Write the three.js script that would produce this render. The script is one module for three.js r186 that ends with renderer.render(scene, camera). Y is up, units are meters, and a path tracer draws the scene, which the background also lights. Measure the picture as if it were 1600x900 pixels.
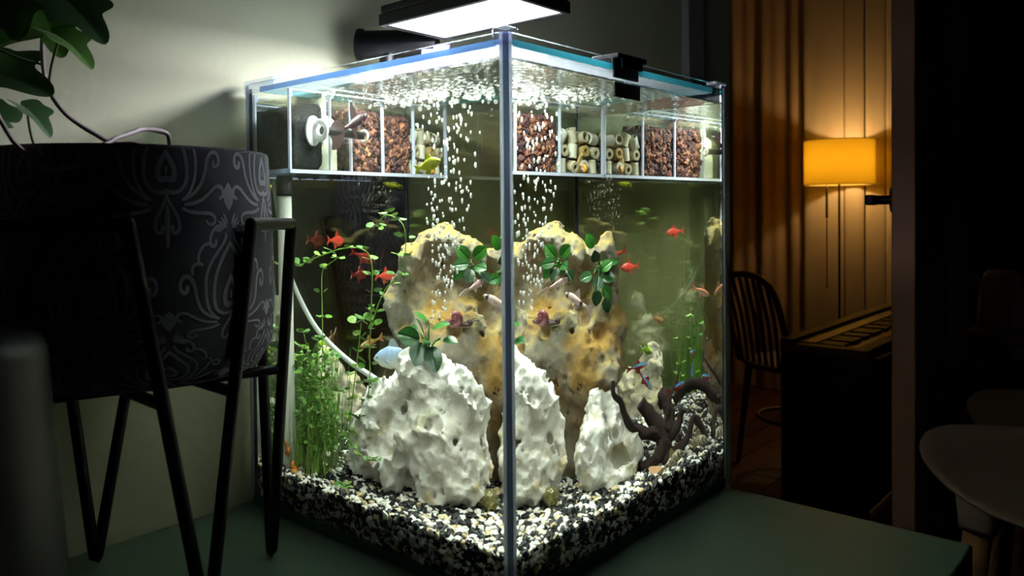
import * as THREE from 'three';
import { RoundedBoxGeometry } from 'three/addons/geometries/RoundedBoxGeometry.js';
import { mergeGeometries, mergeVertices } from 'three/addons/utils/BufferGeometryUtils.js';
import { ImprovedNoise } from 'three/addons/math/ImprovedNoise.js';
import { RectAreaLightUniformsLib } from 'three/addons/lights/RectAreaLightUniformsLib.js';

// ---------------------------------------------------------------- camera, light, exposure
// Built with the sideboard's top at y = 0 and the tank's front corner at the origin; LIFT puts the floor at y = 0 at the end.
const LIFT = 0.82;
const scene = new THREE.Scene();
scene.background = new THREE.Color(0x000000);
const camera = new THREE.PerspectiveCamera(40.19, 16 / 9, 0.02, 30);
camera.position.set(0.3232, 0.2547, 0.3707);
camera.rotation.set(-0.0179, 0.7111, -0.0097, 'YXZ');
camera.setViewOffset(1600, 900, -0.6, 97.45, 1600, 900);      // the photograph is cropped off-centre from a taller frame
camera.focus = 0.68; camera.userData.fStop = 13;
const renderer = new THREE.WebGLRenderer({ antialias: true });
renderer.toneMapping = THREE.LinearToneMapping;
renderer.toneMappingExposure = 1.6;
renderer.shadowMap.enabled = true;
RectAreaLightUniformsLib.init();
const TANK_LAMP = { w: 0.138, h: 0.07, x: -0.1375, y: 0.4165, z: -0.1145, power: 53, color: new THREE.Color(0.93, 0.95, 1.08) };
const tankLight = new THREE.RectAreaLight(TANK_LAMP.color, TANK_LAMP.power, TANK_LAMP.w, TANK_LAMP.h);
tankLight.position.set(TANK_LAMP.x, TANK_LAMP.y, TANK_LAMP.z); tankLight.rotation.x = -Math.PI / 2;
scene.add(tankLight);
const ROOM_LAMP = { x: -1.08, y: 0.5, z: -3.9, power: 0.21, color: new THREE.Color(1.0, 0.68, 0.34) };
const roomLight = new THREE.PointLight(ROOM_LAMP.color, ROOM_LAMP.power, 0, 2);
roomLight.position.set(ROOM_LAMP.x, ROOM_LAMP.y, ROOM_LAMP.z); roomLight.shadow.radius = 1.2; roomLight.castShadow = true;
scene.add(roomLight);

// ---------------------------------------------------------------- helpers
const V = (x, y, z) => new THREE.Vector3(x, y, z);
let seed = 7;
const rnd = () => { seed = (seed + 0x6d2b79f5) | 0; let t = Math.imul(seed ^ (seed >>> 15), 1 | seed); t = (t + Math.imul(t ^ (t >>> 7), 61 | t)) ^ t; return ((t ^ (t >>> 14)) >>> 0) / 4294967296; };
const rr = (a, b) => a + (b - a) * rnd();
const noiseMaker = new ImprovedNoise();
const noise = (x, y, z) => noiseMaker.noise(x, y, z);
const fbm = (x, y, z, n = 4) => { let s = 0, a = 0.5; for (let i = 0; i < n; i++) { s += a * noise(x, y, z); x *= 2.03; y *= 2.03; z *= 2.03; a *= 0.5; } return s; };
const clamp = THREE.MathUtils.clamp, lerp = THREE.MathUtils.lerp, smooth = THREE.MathUtils.smoothstep;
const hash = (i, j, k, s) => { let h = Math.imul(i, 374761393) ^ Math.imul(j, 668265263) ^ Math.imul(k, 2147483647 ^ 0x5bd1e995) ^ Math.imul(s, 1274126177); h = Math.imul(h ^ (h >>> 13), 1274126177); h ^= h >>> 16; h = Math.imul(h, 2246822519); return ((h ^ (h >>> 15)) >>> 0) / 4294967296; };
const used = {};
const numbered = (n) => { const k = used[n] = (used[n] ?? -1) + 1; return k ? `${n}_${String(k).padStart(3, '0')}` : n; };
function tag(o, label, category, group, kind) {
  if (label) o.userData.label = label;
  if (category) o.userData.category = category;
  if (group) o.userData.group = group;
  if (kind) o.userData.kind = kind;
  return o;
}
function thing(name, label, category, p = [0, 0, 0], group) {
  const o = new THREE.Group(); o.name = numbered(name); o.position.set(...p); scene.add(o);
  return tag(o, label, category, group);
}
function obj(name, geo, mat, parent = scene) {
  const g = Array.isArray(geo) ? mergeGeometries(geo.map((q) => (q.index ? q.toNonIndexed() : q))) : geo;
  const m = new THREE.Mesh(g, mat); m.name = parent === scene ? numbered(name) : name;
  m.castShadow = m.receiveShadow = true; parent.add(m); return m;
}
const struct = (name, geo, mat) => tag(obj(name, geo, mat), null, null, null, 'structure');
const box = (x0, x1, y0, y1, z0, z1) => new THREE.BoxGeometry(x1 - x0, y1 - y0, z1 - z0).translate((x0 + x1) / 2, (y0 + y1) / 2, (z0 + z1) / 2);
const rbox = (x0, x1, y0, y1, z0, z1, r = 0.002, s = 3) => new RoundedBoxGeometry(x1 - x0, y1 - y0, z1 - z0, s, r).translate((x0 + x1) / 2, (y0 + y1) / 2, (z0 + z1) / 2);
const curve = (pts, tension = 0.5) => new THREE.CatmullRomCurve3(pts.map((p) => V(...p)), false, 'catmullrom', tension);
// a tube whose radius follows rad(t)
function taper(pts, rad, n = 40, k = 10, wob = 0) {
  const c = curve(pts), fr = c.computeFrenetFrames(n, false), pos = [], idx = [], uv = [];
  for (let i = 0; i <= n; i++) {
    const t = i / n, p = c.getPointAt(t), r = typeof rad === 'function' ? rad(t) : rad;
    for (let j = 0; j <= k; j++) {
      const a = (j / k) * Math.PI * 2, rw = r * (1 + wob * noise(p.x * 120 + Math.cos(a), p.y * 120 + Math.sin(a), p.z * 120));
      const q = p.clone().addScaledVector(fr.normals[i], Math.cos(a) * rw).addScaledVector(fr.binormals[i], Math.sin(a) * rw);
      pos.push(q.x, q.y, q.z); uv.push(j / k, t * n * 0.1);
    }
  }
  for (let i = 0; i < n; i++) for (let j = 0; j < k; j++) { const a = i * (k + 1) + j, b = a + k + 1; idx.push(a, a + 1, b, b, a + 1, b + 1); }
  const end = (i, flip) => { const p = c.getPointAt(i / n), o = pos.length / 3; pos.push(p.x, p.y, p.z); uv.push(0, 0); for (let j = 0; j < k; j++) { const a = i * (k + 1) + j; flip ? idx.push(o, a + 1, a) : idx.push(o, a, a + 1); } };
  end(0, true); end(n, false);
  return geo(pos, idx, uv);
}
function geo(pos, idx, uv, col) {
  const g = new THREE.BufferGeometry();
  g.setAttribute('position', new THREE.Float32BufferAttribute(pos, 3));
  if (uv) g.setAttribute('uv', new THREE.Float32BufferAttribute(uv, 2));
  if (col) g.setAttribute('color', new THREE.Float32BufferAttribute(col, 3));
  g.setIndex(idx); g.computeVertexNormals(); return g;
}
const rod = (a, b, r, k = 12) => { const A = V(...a), B = V(...b), d = B.clone().sub(A), g = new THREE.CylinderGeometry(r, r, d.length(), k); g.applyQuaternion(new THREE.Quaternion().setFromUnitVectors(V(0, 1, 0), d.normalize())); return g.translate(...A.add(B).multiplyScalar(0.5).toArray()); };
const lathe = (pts, n = 48) => new THREE.LatheGeometry(pts.map((p) => new THREE.Vector2(...p)), n);
const lin = (hex) => { const c = new THREE.Color(hex); return [c.r, c.g, c.b]; };
const mix3 = (a, b, t) => [lerp(a[0], b[0], t), lerp(a[1], b[1], t), lerp(a[2], b[2], t)];

// ---------------------------------------------------------------- textures and materials
function texture(w, h, f, srgb) {
  const d = new Uint8Array(w * h * 4);
  for (let y = 0; y < h; y++) for (let x = 0; x < w; x++) { const v = f(x / w, y / h), o = (y * w + x) * 4, c = Array.isArray(v) ? v : [v, v, v]; for (let i = 0; i < 3; i++) d[o + i] = clamp(c[i] * 255, 0, 255); d[o + 3] = 255; }
  const t = new THREE.DataTexture(d, w, h); t.wrapS = t.wrapT = THREE.RepeatWrapping; t.magFilter = t.minFilter = THREE.LinearFilter; if (srgb) t.colorSpace = THREE.SRGBColorSpace; t.needsUpdate = true; return t;
}
const wrapNoise = (u, v, f, s) => { const a = u * Math.PI * 2, b = v * Math.PI * 2, R = f / 6.283; return fbm(Math.cos(a) * R + s, Math.sin(a) * R + Math.cos(b) * R, Math.sin(b) * R - s, 4); };
const grit = texture(256, 256, (u, v) => 0.5 + 0.55 * wrapNoise(u, v, 22, 3) + 0.3 * wrapNoise(u, v, 70, 9));
const brushed = texture(512, 256, (u, v) => 0.5 + 0.4 * noise(u * 6, v * 190, 3) + 0.25 * noise(u * 11, v * 380, 8));
const plaster = texture(256, 256, (u, v) => 0.5 + 0.4 * wrapNoise(u, v, 60, 5));
const weave = texture(128, 128, (u, v) => 0.5 + 0.25 * Math.sin(u * 6.283 * 32) + 0.25 * Math.sin(v * 6.283 * 32));
const wood = texture(256, 512, (u, v) => { const g = 0.5 + 0.35 * noise(u * 14, v * 2, 1) + 0.25 * noise(u * 60, v * 3, 4) + 0.2 * noise(u * 3, v * 1, 8); return mix3([0.36, 0.2, 0.11], [0.62, 0.38, 0.22], clamp(g, 0, 1)); }, true);
const rep = (t, x, y) => { const c = t.clone(); c.repeat.set(x, y); c.needsUpdate = true; return c; };
const std = (color, rough = 0.6, o = {}) => new THREE.MeshStandardMaterial({ color, roughness: rough, ...o });
const phys = (color, rough, o = {}) => new THREE.MeshPhysicalMaterial({ color, roughness: rough, ...o });
const M = {
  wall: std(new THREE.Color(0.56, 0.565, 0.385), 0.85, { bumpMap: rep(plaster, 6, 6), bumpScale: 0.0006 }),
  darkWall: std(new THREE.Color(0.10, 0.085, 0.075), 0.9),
  ceiling: std(new THREE.Color(0.5, 0.48, 0.45), 0.9),
  floor: std(0xffffff, 0.45, { map: rep(wood, 1, 1) }),
  woodTrim: std(new THREE.Color(0.16, 0.075, 0.045), 0.55),
  green: std(new THREE.Color(0.10, 0.165, 0.115), 0.36, { bumpMap: rep(brushed, 2, 3), bumpScale: 0.00025 }),
  paneGlass: phys(new THREE.Color(0.985, 1, 0.99), 0, { transmission: 1, thickness: 0.005, ior: 1.5 }),
  water: phys(new THREE.Color(0.93, 0.94, 0.56), 0, { transmission: 1, thickness: 0.3, ior: 1.333 }),
  surface: phys(0xffffff, 0, { transmission: 1, thickness: 0, ior: 1.333 }),
  thinPane: phys(new THREE.Color(0.97, 0.99, 1), 0.02, { transmission: 1, thickness: 0, ior: 1.25 }),
  lidPane: phys(new THREE.Color(0.95, 1, 1), 0.04, { transmission: 1, thickness: 0, ior: 1.5 }),
  condensation: phys(new THREE.Color(0.97, 1, 1), 0.42, { transmission: 1, thickness: 0, ior: 1.3 }),
  lidEdge: phys(new THREE.Color(0.16, 0.62, 0.66), 0.45, { transmission: 0.5, thickness: 0 }),
  frost: phys(new THREE.Color(0.80, 0.83, 0.95), 0.35, { transmission: 0.55, thickness: 0 }),
  seam: phys(new THREE.Color(0.92, 0.94, 1.0), 0.95, { transmission: 0.9, thickness: 0 }),
  clearPlastic: phys(new THREE.Color(0.9, 0.93, 1), 0.12, { transmission: 0.9, thickness: 0 }),
  baseGlass: phys(new THREE.Color(0.03, 0.17, 0.13), 0.15, { clearcoat: 0.6 }),
  black: std(0x07070a, 0.45),
  blackMatte: std(0x060608, 0.8),
  wire: std(0x050506, 0.42, { metalness: 0.3 }),
  whitePlastic: std(0xe8e8e4, 0.4),
};
// ---------------------------------------------------------------- the setting
const FL = -LIFT, CE = 1.7;
struct('floor', box(-3.2, 1.6, FL - 0.1, FL, -4.7, 1.5), std(new THREE.Color(0.045, 0.02, 0.012), 0.6));
struct('ceiling', box(-3.2, 1.6, CE, CE + 0.1, -4.7, 1.5), M.ceiling);
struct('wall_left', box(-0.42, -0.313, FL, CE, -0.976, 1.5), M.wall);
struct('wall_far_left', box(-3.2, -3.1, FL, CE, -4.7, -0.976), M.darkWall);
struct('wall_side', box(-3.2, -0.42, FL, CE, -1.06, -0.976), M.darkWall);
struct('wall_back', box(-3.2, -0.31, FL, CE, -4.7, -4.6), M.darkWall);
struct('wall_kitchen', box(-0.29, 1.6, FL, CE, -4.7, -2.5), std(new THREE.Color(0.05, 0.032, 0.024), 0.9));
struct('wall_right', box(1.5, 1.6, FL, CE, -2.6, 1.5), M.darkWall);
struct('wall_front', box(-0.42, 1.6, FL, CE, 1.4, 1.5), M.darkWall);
struct('trim_1', rbox(-0.316, -0.300, FL, CE, -0.855, -0.80, 0.003), std(new THREE.Color(0.30, 0.31, 0.28), 0.6));
// floorboards, each its own piece, where the far floor shows
{
  const f = scene.getObjectByName('floor');
  const mats = [0, 1, 2].map((k) => std(new THREE.Color(0.62, 0.5, 0.46).multiplyScalar(0.55 + 0.2 * k), 0.5, { map: rep(wood, 1, 1) }));
  for (let i = 0; i < 20; i++) for (let j = 0; j < 3; j++) {
    const x0 = -2.4 + i * 0.115, z0 = -4.55 + j * 0.95 - (i % 2) * 0.4, z1 = z0 + 0.945;
    obj('floorboard', rbox(x0, x0 + 0.112, FL, FL + 0.006, Math.max(z0, -4.58), z1, 0.0015, 1), mats[(i * 7 + j * 3) % 3], f);
  }
}
// door standing open, seen nearly edge on
{
  const d = tag(new THREE.Group(), 'open dark brown door leaf with a lever handle', null, null, 'structure'); d.name = 'door_1'; scene.add(d);
  d.position.set(-0.078, FL, -1.2); d.rotation.y = Math.atan2(-0.105, -0.75);      // local +z runs from the near edge to the hinge
  const m = std(new THREE.Color(0.42, 0.20, 0.12), 0.6), L = 0.76;
  obj('door_leaf', rbox(-0.02, 0.02, 0.01, 2.3, 0, L, 0.003), m, d);
  for (const [a, b] of [[0.25, 1.0], [1.25, 2.1]]) obj('door_panel', rbox(-0.024, 0.024, a, b, 0.13, L - 0.13, 0.006), m, d);
  const h = obj('door_handle', [rod([0.02, 1.09, 0.05], [0.062, 1.09, 0.05], 0.009), rbox(0.05, 0.066, 1.08, 1.1, 0.0, 0.055, 0.004).toNonIndexed(), rod([0.02, 1.09, 0.05], [0.027, 1.09, 0.05], 0.024, 20)], std(0x16120f, 0.35, { metalness: 0.8 }), d);
  tag(h, 'dark lever handle');
}
// ---------------------------------------------------------------- far room: curtains, lamp, piano, chair, console table, kettle, stools
function cloth(x0, x1, y0, y1, z, depth, n, rows, thick = 0.004) {
  const pos = [], idx = [], uv = [];
  for (const side of [0, 1]) for (let j = 0; j <= rows; j++) for (let i = 0; i <= n; i++) {
    const t = i / n, v = j / rows, x = lerp(x0, x1, t); pos.push(x, lerp(y0, y1, v), z + depth(x, v) - side * thick); uv.push(x * 4, v * 4);
  }
  const W = n + 1, S = W * (rows + 1);
  for (let j = 0; j < rows; j++) for (let i = 0; i < n; i++) { const a = j * W + i; idx.push(a, a + 1, a + W, a + W, a + 1, a + W + 1, S + a, S + a + W, S + a + 1, S + a + W, S + a + W + 1, S + a + 1); }
  for (let j = 0; j < rows; j++) for (const i of [0, n]) { const a = j * W + i; idx.push(a, a + W, S + a, S + a, a + W, S + a + W); }
  return geo(pos, idx, uv);
}
{
  const m = phys(new THREE.Color(0.50, 0.33, 0.19), 0.95, { bumpMap: rep(weave, 12, 12), bumpScale: 0.0006 });
  const c = thing('curtain', 'brown pleated floor-length curtain hanging left of the lit floor lamp', 'curtain', [0, 0, 0]);
  obj('pleats', cloth(-2.6, -1.345, FL + 0.01, CE - 0.06, -4.14, (x, v) => { const w = 0.5 + 0.5 * (1 - v); return 0.010 * Math.sin(x * 34 + 1.6 * Math.sin(x * 5)) + 0.006 * Math.sin(x * 71 + 2) + 0.012 * w * noise(x * 9, v * 5, 2); }, 300, 14), m, c);
  obj('heading_tape', cloth(-2.6, -1.345, CE - 0.06, CE - 0.005, -4.14, (x) => 0.02 * Math.sin(x * 34 + 1.6 * Math.sin(x * 5)), 160, 1), m, c);
  const m2 = phys(new THREE.Color(0.62, 0.48, 0.31), 0.95, { bumpMap: rep(weave, 12, 12), bumpScale: 0.0004 });
  const p = thing('panel_curtain', 'pale straight panel curtain directly behind the lit floor lamp shade', 'curtain', [0, 0, 0]);
  const edges = [-1.345, -1.12, -1.012, -0.905, -0.775, -0.6];
  for (let i = 0; i < 5; i++) {
    const a = edges[i] + 0.003, b = edges[i + 1] - 0.003;
    obj('curtain_panel', cloth(a, b, FL + 0.01, CE - 0.01, -4.105 + (i % 2) * 0.006, (x, v) => { const t = (x - a) / (b - a); return 0.007 * Math.sqrt(Math.max(0, 1 - (2 * t - 1) ** 4)) + 0.006 * noise(x * 12, v * 7, i); }, 24, 24), m2, p);
  }
}
{
  const t = thing('floor_lamp', 'lit floor lamp with a glowing yellow drum shade before the curtain', 'lamp', [ROOM_LAMP.x, 0, ROOM_LAMP.z]);
  const shade = phys(new THREE.Color(0.96, 0.79, 0.19), 1, { transmission: 0.42, thickness: 0, side: THREE.DoubleSide });
  const R = 0.176;
  obj('lamp_shade', lathe([[R, 0.376], [R, 0.612], [R - 0.002, 0.612], [R - 0.002, 0.376], [R, 0.376]], 64), shade, t);
  obj('shade_ring', [new THREE.TorusGeometry(R - 0.003, 0.0022, 6, 48).rotateX(Math.PI / 2).translate(0, 0.61, 0), new THREE.TorusGeometry(R - 0.003, 0.0022, 6, 48).rotateX(Math.PI / 2).translate(0, 0.378, 0)], std(0x6b5020, 0.6), t);
  obj('pole', rod([0, FL + 0.02, 0], [0, 0.43, 0], 0.006), std(0x2a1a0e, 0.4, { metalness: 0.5 }), t);
  obj('base', lathe([[0, FL + 0.002], [0.13, FL + 0.002], [0.13, FL + 0.014], [0.02, FL + 0.022], [0, FL + 0.022]], 40), std(0x2a1a0e, 0.4), t);
  obj('bulb', new THREE.SphereGeometry(0.028, 24, 16).translate(0, 0.5, 0), std(0xffe0a0, 0.4, { emissive: new THREE.Color(1, 0.7, 0.3), emissiveIntensity: 2.5 }), t);
  obj('socket', rod([0, 0.42, 0], [0, 0.474, 0], 0.016), std(0x20150c, 0.5), t);
  const beads = []; for (let i = 0; i < 14; i++) beads.push(new THREE.SphereGeometry(0.0075, 10, 8).translate(-0.02, 0.36 - i * 0.0115, 0.13));
  obj('pull_chain', [...beads, rod([-0.02, 0.2, 0.13], [-0.02, -0.16, 0.13], 0.003), rod([-0.02, 0.40, 0.13], [-0.02, 0.36, 0.13], 0.002)], std(0x5c3c18, 0.5), t);
}
{
  const t = thing('digital_piano', 'black upright digital piano standing end on before the curtains', 'piano', [-0.565, FL - 0.03, -1.83]);
  const m = std(0x050404, 0.45), m2 = std(new THREE.Color(0.14, 0.09, 0.055), 0.6);
  obj('end_panel', rbox(0, 0.235, 0.03, 0.705, -0.03, 0, 0.004), m, t);
  obj('end_panel', rbox(0, 0.265, 0.03, 0.705, -1.35, -1.32, 0.004), m, t);
  obj('back_panel', rbox(0.005, 0.03, 0.12, 0.70, -1.32, -0.03, 0.003), m, t);
  obj('key_bed', rbox(0.0, 0.262, 0.645, 0.70, -1.32, -0.03, 0.004), m, t);
  obj('top_rim', [box(0.0, 0.035, 0.70, 0.735, -1.35, 0), box(0.035, 0.235, 0.70, 0.722, -0.045, 0), box(0.2, 0.235, 0.70, 0.722, -1.35, -0.045)], m2, t);
  for (let i = 0; i < 44; i++) obj('white_key', box(0.085, 0.2, 0.70, 0.712, -0.052 - i * 0.0285, -0.052 - i * 0.0285 + 0.0268), std(new THREE.Color(0.05, 0.045, 0.04), 0.45), t);
  for (let i = 0; i < 44; i++) if (![2, 6].includes(i % 7)) obj('black_key', box(0.085, 0.155, 0.712, 0.722, -0.079 - i * 0.0285, -0.079 - i * 0.0285 + 0.013), m, t);
  obj('control_strip', rbox(0.035, 0.085, 0.70, 0.725, -1.32, -0.045, 0.002), m, t);
  obj('pedal_bar', rbox(0.03, 0.09, 0.10, 0.16, -1.32, -0.03, 0.004), m, t);
}
{
  const t = thing('side_chair', 'dark wooden chair with a rounded slatted back beside the curtain', 'chair', [-0.90, FL, -2.82]);
  t.rotation.y = 2.6;
  const m = std(new THREE.Color(0.20, 0.085, 0.04), 0.45), W = 0.17;
  obj('seat', lathe([[0, 0.43], [0.19, 0.43], [0.205, 0.44], [0.2, 0.455], [0.1, 0.452], [0, 0.45]], 40), std(new THREE.Color(0.25, 0.17, 0.12), 0.6), t);
  obj('back_rail', taper([[-W, 0.44, -0.15], [-W - 0.01, 0.6, -0.19], [-W + 0.01, 0.74, -0.22], [-0.1, 0.80, -0.235], [0, 0.815, -0.24], [0.1, 0.80, -0.235], [W - 0.01, 0.74, -0.22], [W + 0.01, 0.6, -0.19], [W, 0.44, -0.15]], 0.013, 60), m, t);
  for (let i = -3; i <= 3; i++) obj('back_slat', taper([[i * 0.04, 0.44, -0.17], [i * 0.043, 0.62, -0.195], [i * 0.044, 0.815 - Math.abs(i) * 0.012, -0.238]], 0.0075, 12, 8), m, t);
  for (const [x, z] of [[-1, -1], [1, -1], [-1, 1], [1, 1]]) obj('leg', taper([[x * 0.13, 0.435, z * 0.13], [x * 0.165, 0, z * 0.165]], (s) => 0.016 - 0.006 * s, 8, 8), m, t);
  obj('stretcher_ring', new THREE.TorusGeometry(0.15, 0.008, 8, 36).rotateX(Math.PI / 2).translate(0, 0.22, 0), m, t);
}
{
  const t = thing('console_table', 'small dark wooden console table with a drawer under the white kettle', 'table', [-0.148, FL, -2.45]);
  const m = std(new THREE.Color(0.22, 0.10, 0.06), 0.45);
  obj('table_top', rbox(0, 0.75, 0.71, 0.735, 0, 0.38, 0.004), m, t);
  obj('apron', rbox(0.02, 0.73, 0.60, 0.71, 0.02, 0.355, 0.003), m, t);
  const d = obj('drawer', rbox(0.06, 0.30, 0.615, 0.70, 0.35, 0.364, 0.003), m, t);
  obj('knob', new THREE.SphereGeometry(0.012, 16, 12).translate(0.13, 0.66, 0.372), std(0x0c0604, 0.4), d);
  for (const x of [0.02, 0.69]) for (const z of [0.02, 0.32]) obj('leg', rbox(x, x + 0.04, 0, 0.6, z, z + 0.04, 0.003), m, t);
  obj('shelf', rbox(0.02, 0.73, 0.42, 0.44, 0.03, 0.35, 0.003), m, t);
}
{
  const t = thing('kettle', 'pale rounded kettle standing on the dark console table', 'kettle', [-0.077, FL + 0.735, -2.2]);
  const m = std(new THREE.Color(0.60, 0.50, 0.43), 0.22);
  obj('body', lathe([[0, 0.0], [0.056, 0.0], [0.06, 0.006], [0.06, 0.03], [0.055, 0.10], [0.046, 0.145], [0.036, 0.162], [0, 0.165]], 40), m, t);
  obj('lid_knob', new THREE.SphereGeometry(0.009, 14, 10).translate(0, 0.17, 0), M.black, t);
  obj('handle', taper([[0.05, 0.14, 0], [0.085, 0.13, 0], [0.092, 0.085, 0], [0.08, 0.04, 0], [0.056, 0.03, 0]], 0.007, 24, 8), m, t);
  obj('spout', taper([[-0.045, 0.11, 0], [-0.062, 0.13, 0], [-0.07, 0.148, 0]], (s) => 0.014 - 0.006 * s, 10, 10), m, t);
}
function stool(p, turn, label) {
  const t = thing('counter_stool', label, 'stool', p, 'counter stools beyond the sideboard'); t.rotation.y = turn;
  const pos = [], idx = [], n = 36, k = 14;
  for (const side of [0, 1]) for (let j = 0; j <= k; j++) for (let i = 0; i < n; i++) {
    const a = (i / n) * Math.PI * 2, r = j / k, sx = 0.215, sz = 0.15, x = Math.cos(a) * r * sx, z = Math.sin(a) * r * sz;
    const back = Math.max(0, -Math.sin(a)) * 0.05 + Math.abs(Math.cos(a)) ** 3 * 0.04 - Math.max(0, Math.sin(a)) * 0.012, y = back * r ** 3.2 - side * (0.014 - 0.009 * r ** 6);
    pos.push(x, y, z);
  }
  const S = n * (k + 1);
  for (let j = 0; j < k; j++) for (let i = 0; i < n; i++) { const a = j * n + i, b = j * n + (i + 1) % n; idx.push(a, a + n, b, b, a + n, b + n, S + a, S + b, S + a + n, S + b, S + b + n, S + a + n); }
  for (let i = 0; i < n; i++) { const a = k * n + i, b = k * n + (i + 1) % n; idx.push(a, S + a, b, b, S + a, S + b); }
  obj('seat', geo(pos, idx), std(new THREE.Color(0.36, 0.23, 0.16), 0.55), t);
  obj('under_frame', lathe([[0, -0.05], [0.07, -0.05], [0.10, -0.012], [0, -0.008]], 24), std(new THREE.Color(0.42, 0.27, 0.18), 0.5), t);
  const lm = std(new THREE.Color(0.42, 0.19, 0.085), 0.45);
  for (const [x, z] of [[-1, 1], [1, 1], [-1, -1], [1, -1]]) { const l = obj('leg', taper([[x * 0.125, -0.012, z * 0.085], [x * 0.19, FL - p[1] + 0.004, z * 0.18]], (s) => 0.018 - 0.005 * s, 8, 12), lm, t); obj('leg_bracket', taper([[x * 0.122, -0.005, z * 0.082], [x * 0.131, -0.05, z * 0.092]], (s) => 0.036 - 0.015 * s, 6, 14), std(new THREE.Color(0.3, 0.21, 0.16), 0.5), l); }
  for (const z of [-1, 1]) obj('footrest', rod([-0.15, FL - p[1] + 0.3, z * 0.14], [0.15, FL - p[1] + 0.3, z * 0.14], 0.009), lm, t);
}
stool([0.232, -0.134, -0.93], 0.05, 'grey shell-seat counter stool nearest the corner of the green sideboard');
stool([0.204, -0.165, -1.38], -0.1, 'grey shell-seat counter stool standing farther off, before the console table');
// ---------------------------------------------------------------- sideboard, metal canister, plant stand with pot and ivy
{
  const t = thing('sideboard', 'green painted sideboard that carries the aquarium and the plant stand', 'sideboard');
  obj('top', rbox(-0.31, 0.2, -0.026, 0, -0.302, 1.0, 0.0025), M.green, t);
  obj('carcass', rbox(-0.30, 0.18, FL + 0.06, -0.026, -0.285, 0.98, 0.003), M.green, t);
  for (let i = 0; i < 3; i++) { const z = -0.27 + i * 0.42; const d = obj('door', rbox(0.18, 0.196, FL + 0.09, -0.045, z, z + 0.4, 0.003), M.green, t); obj('knob', new THREE.SphereGeometry(0.012, 16, 12).translate(0.208, -0.3, z + 0.36), M.black, d); }
  obj('plinth', box(-0.30, 0.15, FL, FL + 0.06, -0.27, 0.96), M.blackMatte, t);
}
{
  const t = thing('metal_canister', 'dark brushed metal canister at the left front of the sideboard', 'canister', [-0.137, 0, 0.266]);
  const m = std(new THREE.Color(0.10, 0.097, 0.09), 0.5, { metalness: 1, bumpMap: rep(brushed, 1, 1), bumpScale: 0.00018 });
  obj('body', lathe([[0, 0], [0.058, 0], [0.0595, 0.002], [0.0595, 0.006], [0.0475, 0.188], [0.0455, 0.192]], 72), m, t);
  obj('lid', lathe([[0.0455, 0.192], [0.044, 0.195], [0.03, 0.1975], [0, 0.198]], 60), m, t);
}
const POT = [-0.2165, 0.148, 0.134], PR = 0.0885;
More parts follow.
